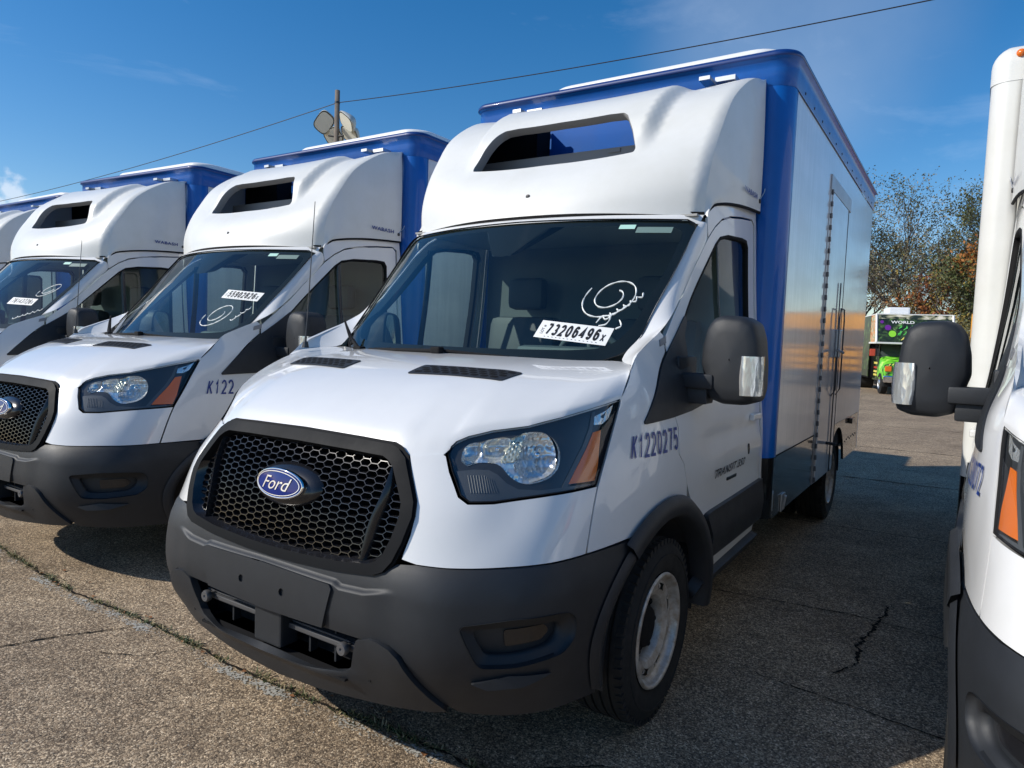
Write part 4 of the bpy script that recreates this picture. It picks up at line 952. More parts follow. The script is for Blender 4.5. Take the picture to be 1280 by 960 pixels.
def build_box(T, wall, rail, white=False):
    hw, y0, y1, r = (1.04 if not white else 1.035), 2.452, 6.32, (.10 if not white else .075)
    G = T; before = set(T.children)
    def W_(vs): return vs
    def put(mb, name, m, par=None, **k):
        mb.v = W_(mb.v); return mb.obj(name, m, par or G, **k)
    def strip(xa, xb, za, zb, o=0., n=2):    # follows the front plan
        pass
    cz = lambda a: (hw - r + r * math.sin(a), y0 + r - r * math.cos(a))
    # front wall with three shallow vertical joints
    mb = MB()
    mb.box((-(hw - r) + .06, y0, .60), (hw - r - .06, y0 + .03, 2.868))
    put(mb, 'front_wall', wall)
    zt = 2.868
    for sgn in SIDES:
        prof = [(hw - r - .06, y0), (hw - r - .058, y0 - .006), (hw - r - .02, y0 - .006)] + [(hw - r + (r + .004) * math.sin(a), y0 + r - (r + .006) * math.cos(a)) for a in np.linspace(0, math.pi / 2, 14)] + [(hw + .004, y0 + r + .035), (hw, y0 + r + .036)]
        rws = [[(x, y, z) for x, y in prof] for z in np.linspace(.845, zt, 12)]
        loft('corner_post', rws, wall, G, mirror=sgn < 0, flip=True)
        rws = [[(x, y, z) for x, y in prof] for z in (.50, .843)]
        loft('corner_foot', rws, SKIRT, G, mirror=sgn < 0, flip=True)
    # top rail round the front and sides
    def plan(o, n=12):
        pts_ = [(-(hw + o), y1)] + [(-(hw + o), y) for y in (5.4, 4.5, 3.6, y0 + r + .1)] + [(-(hw - r) - (r + o) * math.cos(a), y0 + r - (r + o) * math.sin(a)) for a in np.linspace(0, math.pi / 2, n)] + [(x, y0 - o) for x in (-.5, 0, .5)]
        pts_ += [((hw - r) + (r + o) * math.sin(a), y0 + r - (r + o) * math.cos(a)) for a in np.linspace(0, math.pi / 2, n)] + [(hw + o, y) for y in (y0 + r + .1, 3.6, 4.5, 5.4)] + [(hw + o, y1)]
        return pts_
    if not white:
        rows_ = []
        for o, z in ((.006, 2.865), (.008, 2.868), (.008, 2.94), (.012, 2.955), (.010, 3.010), (.026, 3.014), (.028, 3.034), (.016, 3.046), (-.03, 3.048)):
            rows_.append([(x, y, z) for x, y in plan(o)])
        loft('top_rail', rows_, rail, G)
        # dark lip over the rail
        rows_ = [[(x, y, z) for x, y in plan(o)] for o, z in ((.0285, 3.016), (.031, 3.018), (.031, 3.033), (.018, 3.049), (-.02, 3.052))]
        loft('roof_lip', rows_, mat('dark_blue_lip', (.0, .03, .17), .45, 0, .2), G)
    else:
        rows_ = []
        for k in range(8):
            a = k / 7 * math.pi / 2; o = .008 - .10 * (1 - math.cos(a)); z = 2.86 + .10 * math.sin(a) * 1.0
            rows_.append([(x, y, z) for x, y in plan(o)])
        rows_.insert(0, [(x, y, 2.775) for x, y in plan(.008)])
        loft('top_cap', rows_, wall, G)
        mk = MB().lathe_x([(0, .019), (.008, .016), (.011, 0)], n=16).xf(Matrix.Translation((-.93, y0 - .008, 2.90)) @ Matrix.Rotation(rad(-90), 4, 'Z')); mk.obj('marker_lamp', AMBER, G, True)
    # roof: translucent slab standing above the rail, its left front corner cut back
    zr = 3.045 if not white else 2.955
    rp = roundp([(-hw + .10, y1 - .06), (-hw + .10, 3.3), (-.48, y0 + .10), (hw - .16, y0 + .08), (hw - .05, y0 + .20), (hw - .05, y1 - .06)], .10, 4)
    if white: rp = [(p[0] * .7, p[1] + .3) for p in rp]
    cxr = sum(p[0] for p in rp) / len(rp); cyr = sum(p[1] for p in rp) / len(rp); rows_ = []
    for k_, z_ in ((1, zr - .01), (1, zr + .045), (.995, zr + .060), (.97, zr + .072), (.80, zr + .085), (.4, zr + .09), (.01, zr + .092)):
        rows_.append([(cxr + (p[0] - cxr) * k_, cyr + (p[1] - cyr) * (k_ if k_ < .9 else 1 - (1 - k_) * .3), z_) for p in rp])
    loft('roof', rows_, ROOFW, G, closed=True)
    put(MB().box((-hw + .12, y0 + .14, zr - .03), (hw - .12, y1, zr + .002)), 'roof_deck', ROOFW)
    zt2 = 2.866 if not white else 2.775
    for sgn in SIDES:
        def sb(a, b, mi=0, bev=0.):
            return ((min(sgn * a[0], sgn * b[0]), a[1], a[2]), (max(sgn * a[0], sgn * b[0]), b[1], b[2]))
        yA = y0 + r + .034
        a, b = sb((hw - .02, yA, .846), (hw, y1, zt2)); put(MB().box(a, b), 'side_panel', PANEL)
        # lower gloss black skirt ahead of the wheel, and the arched piece behind
        a, b = sb((hw - .02, yA, .485), (hw - .001, 4.615, .842)); put(MB().box(a, b), 'side_skirt', SKIRT)
        arcp = [(4.985 + .445 * math.cos(t), .353 + .445 * math.sin(t)) for t in np.linspace(rad(15), rad(146), 18)]
        poly = [(6.32, .47), (6.32, .842), (4.618, .842), (4.618, .62)] + arcp[::-1] + [(5.415, .47)]
        sheet('side_skirt', poly, lambda p, q: (hw - .001, p, q), SKIRT, G, h=.2, thick=.02, mirror=sgn < 0)
        a, b = sb((hw - .004, yA, .842), (hw + .002, 3.79, .850)); put(MB().box(a, b), 'panel_trim', BLACKM)
        if not white or True:
            # rivets along the rail
            mb = MB()
            for k in range(13):
                y = 2.75 + k * .28; st = len(mb.v); mb.lathe_x([(0, .009), (.004, .007), (.005, 0)], n=6, c=(0, 0, 0)); mb.xf(Matrix.Translation(((hw + .008) * sgn, y, 2.90)) @ Matrix.Rotation(0 if sgn > 0 else math.pi, 4, 'Z'), st)
            tag(put(mb, 'rail_rivets', DARKMETAL), kind='stuff')
        # side door: frame, leaf, hinge strip, lock rod, grab bar
        if sgn > 0:
            D = put(MB().box((hw + .0005, 3.895, .49), (hw + .010, 4.66, 2.575), bev=.003), 'side_door', PANEL)
            put(MB().box((hw + .0005, 3.82, 2.582), (hw + .009, 4.80, 2.685), bev=.002), 'door_header', mat('satin_aluminium', (.42, .43, .45), .35, .6, var=.15), D)
            put(MB().box((hw + .0002, 3.81, .488), (hw + .004, 3.893, 2.58)), 'hinge_leaf', MATS['satin_aluminium'], D)
            mb = MB(); k = 0; z = .50
            while z < 2.56:
                mb.tube([(hw + .012, 3.86, z), (hw + .010, 3.86, z + .034)], .008, 8); z += .082
            tag(put(mb, 'hinge_knuckles', mat('worn_steel', (.16, .16, .17), .5, .6), D), kind='stuff')
            put(MB().box((hw + .008, 4.66, .49), (hw + .012, 4.672, 2.575)), 'door_gap', BLACKM, D)
            mb = MB().tube([(hw + .02, 4.44, .50), (hw + .02, 4.44, 1.98)], .005, 6)
            mb.tube([(hw + .012, 4.36, 1.10), (hw + .04, 4.36, 1.15), (hw + .04, 4.36, 1.70), (hw + .04, 4.40, 1.78), (hw + .04, 4.56, 1.78), (hw + .04, 4.60, 1.70), (hw + .04, 4.60, 1.15), (hw + .012, 4.60, 1.10)], .006, 6)
            put(mb, 'grab_bar', MATS['worn_steel'], D, smooth=True)
            mb = MB().box((hw + .01, 4.40, 1.40), (hw + .05, 4.48, 1.62), bev=.01).tube([(hw + .03, 4.38, 1.46), (hw + .09, 4.30, 1.44)], .010, 6)
            put(mb, 'door_latch', ALU, D)
            mb = MB().tube([(hw, 4.30, .74), (hw + .10, 4.22, .745)], .012, 8); put(mb, 'door_stop', DARKMETAL, D)
            # step hook near the front foot and a small lamp
            mb = MB().box((hw, 2.80, .485), (hw + .008, 2.90, .59), bev=.003).tube([(hw + .008, 2.84, .50), (hw + .018, 2.84, .575), (hw + .018, 2.87, .575), (hw + .008, 2.87, .50)], .005, 6); put(mb, 'tie_hook', ALU)
            put(MB().box((hw + .0, 5.62, .78), (hw + .03, 5.84, .83), bev=.006), 'side_lamp', BLACKG)
            for k in range(8):
                if k == 0: mb = MB()
                mb.box((hw - .001, 5.45 + k * .1, .62 + .01 * (k % 3)), (hw + .003, 5.462 + k * .1, .635 + .01 * (k % 3)))
            put(mb, 'skirt_screws', DARKMETAL)
    put(MB().box((-hw, y1 - .01, .47), (hw, y1 + .01, zt2 + .1)), 'rear_wall', ROOFW)
    put(MB().box((-hw + .03, y0 + .03, .62), (hw - .03, y1 - .02, .80)), 'floor_deck', BLACKM)
    return [c for c in T.children if c not in before]

def build_running_gear(T):
    mb = MB()
    for x in (-.45, .40): mb.box((x - .04, 1.2, .42), (x + .04, 6.2, .60))
    for y in (2.6, 3.4, 4.3, 5.6): mb.box((-.45, y, .45), (.45, y + .06, .58))
    mb.box((-.75, 2.6, .34), (-.25, 3.7, .60)); mb.box((.45, 2.75, .38), (.80, 3.35, .60)); mb.tube([(-.85, 4.985, .353), (.85, 4.985, .353)], .05, 10)
    mb.box((-.3, .9, .28), (.3, 1.2, .45)); mb.tube([(-.8, 1.023, .353), (.8, 1.023, .353)], .04, 8)
    mb.obj('chassis_frame', BLACKM, T)
    for sgn in SIDES:
        wheel(T, .985, 1.023, sgn)
    w0 = [c for c in T.children if c.name.startswith('wheel') and c.type == 'EMPTY']
    for sgn, src in zip(SIDES, w0):
        for xo in (1.0, .74):
            c = copy_tree(src, T); c.location = (xo * sgn, 4.985, .353)
        MB().add([(sgn * .5, 4.985 + .46 * math.cos(a), .353 + .46 * math.sin(a)) for a in np.linspace(0, math.pi, 16)] + [(sgn * 1.0, 4.985 + .46 * math.cos(a), .353 + .46 * math.sin(a)) for a in np.linspace(0, math.pi, 16)], [(i, i + 1, i + 17, i + 16) for i in range(15)]).obj('rear_wheel_housing', BLACKM, T)

def fender_number(T, txt, sgn, a0=1.330, a1=1.744, zb=1.052, zt=1.140):
    def fn(u, v):
        s = a0 + (a1 - a0) * (u if sgn > 0 else 1 - u); p = B(s, zb + (zt - zb) * v, .004); p[0] *= sgn; return p
    number_on('fender_number', txt, fn, INKB, T, wt=.135, flip=sgn < 0)
def screen_paper(T, txt, c, wd, hh, ang, small='X'):
    ca, sa = math.cos(ang), math.sin(ang)
    def at(x, z, o=.006): return (x, windscreen_y(x, z) - o, z)
    def fn2(a, b, o=.003): return at(c[0] + a * ca - b * sa, c[1] + a * sa + b * ca, o)
    k = .02 * 0
    L = sheet('screen_number_label', [(-wd / 2, -hh / 2), (wd / 2, -hh / 2), (wd / 2, hh / 2), (-wd / 2, hh / 2)], lambda a, b: fn2(a, b), PAPER, T, h=.1, thick=0)
    number_on('label_number', txt, lambda u, v: fn2(-wd * .5 + wd * (.12 + .75 * u), -hh * .30 + hh * .68 * v, .0045), INK, L, wt=.19, gap=.14)
    if small: number_on('label_letter', small, lambda u, v: fn2(-wd * .5 + wd * (.89 + .06 * u), -hh * .30 + hh * .42 * v, .0045), INK, L, wt=.14)
    text_on('label_small_print', 'LOT #', lambda u, v: fn2(-wd * .5 + wd * (.10 - .045 * v), -hh * .25 + hh * .5 * u, .0045), INK, L)
    mb = MB()
    for i in range(14):
        a = -wd * .36 + i * wd * .055; p = [fn2(a, -hh * .40, .0045), fn2(a + wd * .03 * random.uniform(.5, 1), -hh * .40, .0045), fn2(a + wd * .02, -hh * .375, .0045), fn2(a, -hh * .375, .0045)]; mb.add(p, [(0, 1, 2, 3)])
    mb.obj('label_fine_line', INK, L)
    return L
def chalk(T, strokes, r=.0028):
    for st in strokes:
        mb = MB()
        pts_ = curve([(x, z) for x, z in st], max(12, 6 * len(st)))
        rr = [r * (.7 + .6 * abs(math.sin(i * .31))) for i in range(len(pts_))]
        mb.tube([(x, windscreen_y(x, z) - .003, z) for x, z in pts_], rr, 4)
        mb.obj('marker_scribble', CHALK, T)
def spiral(c, rx, rz, tilt, turns=1.9, a0=2.4, r_end=.38):
    out = []
    for i in range(30):
        t = i / 29; a = a0 - 0 + turns * 2 * math.pi * t; k = 1 - (1 - r_end) * t
        x, z = rx * k * math.cos(a), rz * k * math.sin(a)
        out.append((c[0] + x * math.cos(tilt) - z * math.sin(tilt), c[1] + x * math.sin(tilt) + z * math.cos(tilt)))
    return out
def squiggle(x0, z0, x1, z1, amp=.012, n=6):
    out = []; L = math.hypot(x1 - x0, z1 - z0); nx, nz = -(z1 - z0) / L, (x1 - x0) / L
    for i in range(n * 4 + 1):
        t = i / (n * 4); a = i * math.pi / 2; w_ = amp * (.6 + .4 * math.sin(i * 1.7))
        out.append((x0 + (x1 - x0) * t + nx * w_ * math.sin(a) + (x1 - x0) / L * .006 * math.cos(a), z0 + (z1 - z0) * t + nz * w_ * math.sin(a) + (z1 - z0) / L * .006 * math.cos(a)))
    return out

# ------------------------------------------------------------------ the trucks
GROUP = 'white box trucks parked side by side'
truck = empty('box_truck')
tag(truck, 'middle white box truck with blue cargo box and K1220275 on its fender', 'truck', GROUP)
build_cab(truck); build_fairing(truck); build_running_gear(truck)
cabparts = list(truck.children)
box_a = build_box(truck, BLUE, BLUED)
def another(loc, rz, label, white=False):
    e = empty('box_truck', loc, rz); tag(e, label, 'truck', GROUP)
    for ch in cabparts: copy_tree(ch, e)
    if white: build_box(e, FWHITE, FWHITE, True)
    else:
        for ch in box_a: copy_tree(ch, e)
    return e
t2 = another((-2.85, .258, 0), -.0046, 'white box truck with blue cargo box directly left of the middle truck')
t3 = another((-5.485, .093, 0), .053, 'white box truck second left of the middle one, its hood hidden by its neighbour')
t4 = another((-8.80, .33, 0), .0, 'farthest left box truck, only its roof fairing and blue rail showing')
t5 = another((2.905, .165, 0), -.022, 'nearest white box truck at the right edge, with a white cargo box corner', True)
# the passenger side mirrors of the four parked trucks on the left are folded back along the door
for tk in (truck, t2, t3, t4):
    for c in tk.children:
        if c.name.startswith('door_mirror') and min(v.co.x for v in c.data.vertices) < -1.0:
            pv = Vector((-.93, 1.30, 0)); m_ = Matrix.Rotation(rad(-72), 4, 'Z'); c.rotation_euler = (0, 0, rad(-72)); c.location = pv - m_ @ pv
fender_number(truck, 'K1220275', 1)
fender_number(t2, 'K122', 1, a1=1.532)
fender_number(t3, '1', 1, a0=1.71, a1=1.735)
fender_number(t5, 'K1220072', -1)
screen_paper(truck, '73206496', (.542, 1.491), .300, .072, rad(-5))
chalk(truck, [spiral((.632, 1.650), .118, .098, rad(28), 1.75, 2.2, .30), squiggle(.640, 1.545, .742, 1.665, .014, 6), [(.615, 1.535), (.63, 1.565), (.66, 1.56), (.655, 1.53), (.63, 1.522)], [(.70, 1.55), (.715, 1.525), (.70, 1.512)]])
screen_paper(t2, '55902826', (.585, 1.682), .290, .060, rad(-4))
chalk(t2, [spiral((.53, 1.545), .11, .075, rad(35), 1.6, 2.4, .35), squiggle(.655, 1.50, .715, 1.60, .012, 4)])
screen_paper(t3, '76143726', (.50, 1.622), .275, .060, rad(-2))
chalk(t3, [spiral((.66, 1.735), .10, .05, rad(35), 1.5, 2.4, .4), squiggle(.58, 1.46, .76, 1.56, .014, 6)])
mb = MB().box((.28, 1.02, 1.379), (.62, 1.26, 1.384)); p_ = mb.obj('dash_paper', mat('pale_green_paper', (.50, .78, .70), .6), t2)
mb = MB().box((.10, 1.02, 1.379), (.55, 1.28, 1.384)); p_ = mb.obj('dash_paper', MATS['pale_green_paper'], t3)

# ------------------------------------------------------------------ cracks, joints, worn paint line, weeds
CRACKM = mat('crack_dark', (.020, .017, .014), .95, spec=.1)  # even dark brown colour of the crack and joint ribbons
rc = random.Random(3)
def crack(pts_, wd, name='pavement_crack', jit=.012, step=.02, m=CRACKM, z=.004, seed=1, fade=True):
    r_ = random.Random(seed); P = dens(pts_, step, False); n = len(P); V = []; F = []; wx = 0
    for i, p in enumerate(P):
        a, b = P[max(i - 1, 0)], P[min(i + 1, n - 1)]; t = (b - a) / max(np.linalg.norm(b - a), 1e-9); nr = np.array([-t[1], t[0]])
        wx = wx * .8 + r_.uniform(-1, 1) * jit; w_ = wd * r_.uniform(.25, 1.15) * (min(1, 6 * min(i, n - 1 - i) / n + .1) if fade else 1)
        c = p + nr * wx
        V += [(c[0] + nr[0] * w_ / 2, c[1] + nr[1] * w_ / 2, z), (c[0] - nr[0] * w_ / 2, c[1] - nr[1] * w_ / 2, z)]
    F = [(2 * i, 2 * i + 1, 2 * i + 3, 2 * i + 2) for i in range(n - 1)]
    return tag(mobj(name, V, F, m), kind='structure')
main_crack = [(-14, .55), (-9, .40), (-5, .43), (-3.17, .38), (-2.06, .30), (-1.26, .33), (-.68, .31), (-.12, .32), (.48, .36), (1.2, .30), (3, .38), (8, .3)]
crack(main_crack, .016, seed=1, jit=.006)
crack([(-6, 2.60), (.2, 2.57), (.68, 2.58), (1.46, 2.69), (1.91, 2.63), (5, 2.6)], .011, seed=2, jit=.004)
crack([(-6, 4.70), (.9, 4.75), (1.92, 4.78), (6, 4.8)], .014, seed=3, jit=.005)
crack([(1.66, 3.02), (1.62, 2.9), (1.60, 2.55), (1.56, 2.2), (1.55, 1.98)], .022, seed=4, jit=.010, step=.012)
crack([(1.55, 1.98), (1.50, 1.85)], .012, seed=14, jit=.006)
crack([(1.10, 1.72), (1.23, 1.64), (1.6, 1.60), (1.93, 1.55), (2.4, 1.5)], .008, seed=5, jit=.004)
crack([(-2.2, -.45), (-1.62, -.22), (-1.50, .05), (-1.34, .30)], .012, seed=6, jit=.004)
crack([(-1.25, .02), (-1.05, .12), (-.95, .30)], .006, seed=16, jit=.004)
crack([(.62, .34), (.78, .48), (.95, .62), (1.3, .7)], .008, seed=7, jit=.004)
for k, (y, x0, x1) in enumerate(((7.2, -2, 6), (10.2, -3, 8), (13.8, -4, 9), (17.5, -5, 10), (21.0, -6, 11))):
    crack([(x0, y), ((x0 + x1) / 2, y + .12), (x1, y + .02)], .03, seed=20 + k, jit=.01, step=.05, fade=False)

def worn_paint():
    m = bpy.data.materials.new('worn_white_line'); m.use_nodes = True; t = m.node_tree; nn = t.nodes; ll = t.links
    b = nn['Principled BSDF']; b.inputs['Base Color'].default_value = (.42, .41, .37, 1); b.inputs['Roughness'].default_value = .85
    c = nn.new('ShaderNodeTexCoord'); a = nn.new('ShaderNodeTexNoise'); a.inputs['Scale'].default_value = 2.6; a.inputs['Detail'].default_value = 2
    d = nn.new('ShaderNodeTexNoise'); d.inputs['Scale'].default_value = 110; d.inputs['Detail'].default_value = 4
    ll.new(c.outputs['Object'], a.inputs['Vector']); ll.new(c.outputs['Object'], d.inputs['Vector'])
    ad = nn.new('ShaderNodeMath'); ad.operation = 'ADD'; ll.new(a.outputs['Fac'], ad.inputs[0]); ll.new(d.outputs['Fac'], ad.inputs[1])
    r = nn.new('ShaderNodeMapRange'); r.inputs['From Min'].default_value = 1.03; r.inputs['From Max'].default_value = 1.16; ll.new(ad.outputs[0], r.inputs['Value'])
    ll.new(r.outputs['Result'], b.inputs['Alpha'])
    return m
crack([(x, y - .045) for x, y in main_crack], .075, 'worn_line', jit=.004, m=worn_paint(), z=.0035, seed=9, fade=False)

def weeds():
    r_ = random.Random(5); mb = MB(); P = dens(main_crack, .004, False)
    for p in P:
        x, y = p
        if x < -7 or x > 2.5: continue
        dn = .5 + .5 * math.sin(x * 7.3) * math.sin(x * 3.1 + 1) + .25 * math.sin(x * 23)
        if r_.random() > .85 * max(0, dn): continue
        for q in range(r_.randint(2, 6)):
            a = r_.uniform(0, 6.28); L = r_.choice((.008, .012, .018, .026)) * r_.uniform(.6, 1.5); wd = r_.uniform(.0015, .004)
            bx, by = x + r_.gauss(0, .010), y + r_.gauss(0, .012); dx, dy = math.cos(a), math.sin(a); up = r_.uniform(.05, .7)
            mb.add([(bx - dy * wd, by + dx * wd, .003), (bx + dy * wd, by - dx * wd, .003), (bx + dx * L * .6 + dy * wd * .7, by + dy * L * .6 - dx * wd * .7, .003 + L * up * .8), (bx + dx * L, by + dy * L, .004 + L * up)], [(0, 1, 2), (0, 2, 3)], r_.choice((0, 0, 1, 2)))
    # a few straws and dead leaves
    for k in range(60):
        x = r_.uniform(-4, 1.0); y = float(np.interp(x, [q[0] for q in main_crack], [q[1] for q in main_crack])) + r_.gauss(.0, .03); a = r_.uniform(0, 3.14); L = r_.uniform(.02, .09)
        mb.tube([(x, y, .006), (x + L * .5 * math.cos(a), y + L * .5 * math.sin(a), .012), (x + L * math.cos(a), y + L * math.sin(a + .2), .007)], .0008, 3, 2)
    mb.tube([(-2.46, .44, 0), (-2.465, .45, .06), (-2.462, .455, .13)], .0012, 4, 1)
    for k in range(26):
        x = r_.uniform(-2.5, .9); y = .33 + r_.gauss(0, .05); L = r_.uniform(.006, .016); a = r_.uniform(0, 6)
        mb.add([(x + L * math.cos(a + q * 1.57), y + L * .7 * math.sin(a + q * 1.57), .006 + .004 * (q % 2)) for q in range(4)], [(0, 1, 2, 3)], 3)
    o = mb.obj('weeds', None, mats=[mat('weed_green', (.045, .070, .020), .7), mat('weed_yellow', (.16, .14, .05), .8), mat('dry_straw', (.34, .28, .16), .8), mat('dead_leaf', (.22, .09, .03), .8)])
    tag(o, 'small green and dry weeds growing along the pavement crack', 'weeds', kind='stuff')
weeds()
def grit():
    r_ = random.Random(11); mb = MB()
    for k in range(2600):
        x = r_.uniform(-3.2, 2.0); y = r_.uniform(-.5, 1.6) if r_.random() < .8 else r_.uniform(1.6, 4); s = r_.uniform(.0015, .0045)
        pv = [(x + s * r_.uniform(.5, 1) * math.cos(a), y + s * r_.uniform(.5, 1) * math.sin(a), .0005) for a in (0, 1.6, 3.1, 4.7)]
        mb.add(pv + [(x, y, s * 1.1)], [(0, 1, 4), (1, 2, 4), (2, 3, 4), (3, 0, 4)], r_.choice((0, 0, 1, 2)))
    tag(mb.obj('loose_gravel', None, mats=[mat('stone_tan', (.34, .27, .20), .8), mat('stone_light', (.52, .46, .38), .8), mat('stone_dark', (.10, .09, .08), .8)]), 'fine loose gravel scattered over the worn pavement', 'gravel', kind='stuff')
grit()

# ------------------------------------------------------------------ light pole, wire
WOOD = mat('weathered_wood', (.24, .20, .165), .85, var=.5, vscale=3, stretch=(6, 6, .6))
LAMPH = mat('floodlight_housing', (.66, .66, .60), .5, .2)
def pole(loc, h, lamps, label):
    P = empty('light_pole', loc); tag(P, label, 'pole')
    MB().tube([(0, 0, 0), (0, 0, h * .5), (0, 0, h)], [.19, .16, .125], 14).obj('pole_shaft', WOOD, P, True)
    MB().lathe_x([(-.05, .14), (.05, .14)], n=14).xf(Matrix.Translation((0, 0, h - .62)) @ Matrix.Rotation(rad(90), 4, 'Y')).obj('wire_clamp', DARKMETAL, P)
    if not lamps: return P
    for (ang, tilt, dz, dx, dy) in ((200, 40, -1.55, -.80, -.15), (170, 10, -2.15, -.62, .35), (-15, 35, -1.75, .85, -.15), (-40, 15, -2.2, .60, .35)):
        L_ = empty('floodlight', (dx, dy, h + dz)); L_.parent = P; L_.rotation_euler = (rad(-52), rad(-tilt if dx < 0 else tilt), 0); L_.scale = (1.3, 1.3, 1.3)
        rws = []
        for z, r_ in ((-.02, .36), (.03, .37), (.10, .34), (.22, .25), (.32, .16), (.36, .02)):
            rws.append([(r_ * 1.25 * math.copysign(abs(math.cos(a))**.6, math.cos(a)), r_ * .95 * math.copysign(abs(math.sin(a))**.6, math.sin(a)), z) for a in [2 * math.pi * j / 28 for j in range(28)]])
        loft('lamp_housing', rws, LAMPH, L_, closed=True)
        MB().add([(.40 * math.copysign(abs(math.cos(a))**.6, math.cos(a)), .30 * math.copysign(abs(math.sin(a))**.6, math.sin(a)), -.025) for a in [2 * math.pi * j / 28 for j in range(28)]], [tuple(range(28))]).obj('lamp_glass', mat('lamp_front_glass', (.80, .79, .68), .25, .0), L_)
    MB().tube([(0, 0, h - 2.35), (-.5, -.1, h - 2.25)], .05, 6).tube([(0, 0, h - 2.35), (.5, 0, h - 2.35)], .05, 6).obj('lamp_bracket', DARKMETAL, P)
    return P
pole((-26.06, 24, 0), 13.87, True, 'tall wooden pole with four floodlights rising behind the white trucks')
def wire(a, b, sag, label):
    a, b = Vector(a), Vector(b); pts_ = []
    for i in range(49):
        t = i / 48; p = a.lerp(b, t); p.z -= sag * 4 * t * (1 - t); pts_.append(p)
    tag(MB().tube(pts_, .021, 5).obj('overhead_wire', mat('wire_black', (.015, .015, .017), .6)), label, 'wire')
wire((-26.06, 24, 13.25), (28, 24, 13.6), 1.02, 'black overhead wire running from the pole to the upper right')
wire((-26.06, 24, 13.25), (-92, 24, 11.4), .9, 'black overhead wire running from the pole down to the left edge')

# ------------------------------------------------------------------ trees
BARK = mat('bark', (.13, .105, .085), .9, var=.4, vscale=12)
BARKR = mat('reddish_bark', (.22, .10, .06), .9, var=.4, vscale=12)
def tree(loc, h, spread, seed, leafm, label, leaves=6500, leafsize=.075, trunk=.16, group=None, bark=BARK, low=.28):
    r_ = random.Random(seed); T_ = empty('tree', loc); tag(T_, label, 'tree', group)
    mb = MB(); tips = []
    def branch(p, d, L, r, depth):
        pts_ = [p]; q = p.copy(); dd = d.copy(); n = 4
        for i in range(n):
            dd = (dd + Vector((r_.uniform(-1, 1), r_.uniform(-1, 1), r_.uniform(-.35, .75))) * .16).normalized(); q = q + dd * L / n; pts_.append(q.copy())
            if depth >= 3 or (depth == 2 and i > 1): tips.append((q.copy(), dd.copy(), L))
        mb.tube(pts_, [r * (1 - .55 * i / n) for i in range(n + 1)], 6 if depth < 2 else 4, 0, False)
        if depth >= 4: return
        k = (9, 6, 5, 3)[depth]
        for i in range(k):
            t = r_.uniform(.35 if depth else .30, 1.0); j = min(int(t * n), n - 1); s = pts_[j].lerp(pts_[j + 1], t * n - j)
            ax = Vector((r_.uniform(-1, 1), r_.uniform(-1, 1), r_.uniform(-.1, .5))).normalized(); nd = (dd * .62 + ax * (.62 if depth else .8) * spread).normalized()
            branch(s, nd, L * r_.uniform(.50, .72), r * .50 * (1.1 - .4 * t), depth + 1)
    branch(Vector((0, 0, 0)), Vector((0, 0, 1)), h * .62, trunk, 0)
    mb.obj('trunk', bark, T_, True)
    lf = MB(); mi = len(leafm)
    for k in range(leaves):
        p, d, L = tips[r_.randrange(len(tips))]; c = p + Vector((r_.gauss(0, .11), r_.gauss(0, .11), r_.gauss(0, .10)))
        if c.z < h * low * .7: continue
        s = leafsize * r_.uniform(.5, 1.3); a = Vector((r_.uniform(-1, 1), r_.uniform(-1, 1), r_.uniform(-1, 1))).normalized(); b = a.cross(Vector((r_.uniform(-1, 1), r_.uniform(-1, 1), .3))).normalized()
        lf.add([c - a * s, c + b * s * .55, c + a * s, c - b * s * .55], [(0, 1, 2, 3)], int(mi * (.5 + .5 * math.sin(c.x * 1.1 + c.z * .9 + r_.uniform(-1, 1))) * .999))
    lf.obj('foliage', None, T_, mats=leafm)
    return T_
LG = [mat('leaf_olive', (.14, .135, .060), .7), mat('leaf_tan', (.27, .22, .13), .7), mat('leaf_dark_green', (.075, .085, .035), .7)]
LA = [mat('leaf_orange', (.34, .13, .025), .7), mat('leaf_green', (.07, .09, .022), .7), mat('leaf_yellow', (.26, .19, .035), .7), LG[2]]
LR = [mat('leaf_rust', (.26, .085, .03), .7), LA[0], LG[1]]
tree((-.55, 38, 0), 9.2, 1.0, 12, LG, 'tall thinning tree with sparse olive leaves behind the food truck', 12000, .056, .15)
tree((2.2, 41, 0), 9.0, 1.05, 5, [LG[0], LA[1], LG[2]], 'tree with sparse green leaves beside the right truck, behind the buses', 15000, .062, .15)
tree((-3.4, 41, 0), 7.6, 1.1, 9, LG, 'lower thinning tree just right of the middle truck', 12000, .060, .13)
tree((1.5, 35.5, 0), 5.0, 1.15, 21, [LA[1], LG[0], LA[2]], 'small green and yellow autumn tree above the food truck', 7000, .065, .10, low=.15)
tree((-.25, 36.5, 0), 4.6, .9, 33, LR, 'rust red autumn bush directly above the white roof unit', 3000, .07, .10, bark=BARKR, low=.1)
tree((2.7, 36, 0), 5.6, 1.2, 27, LA, 'orange and yellow autumn tree beside the right truck', 7500, .08, .10, low=.15)
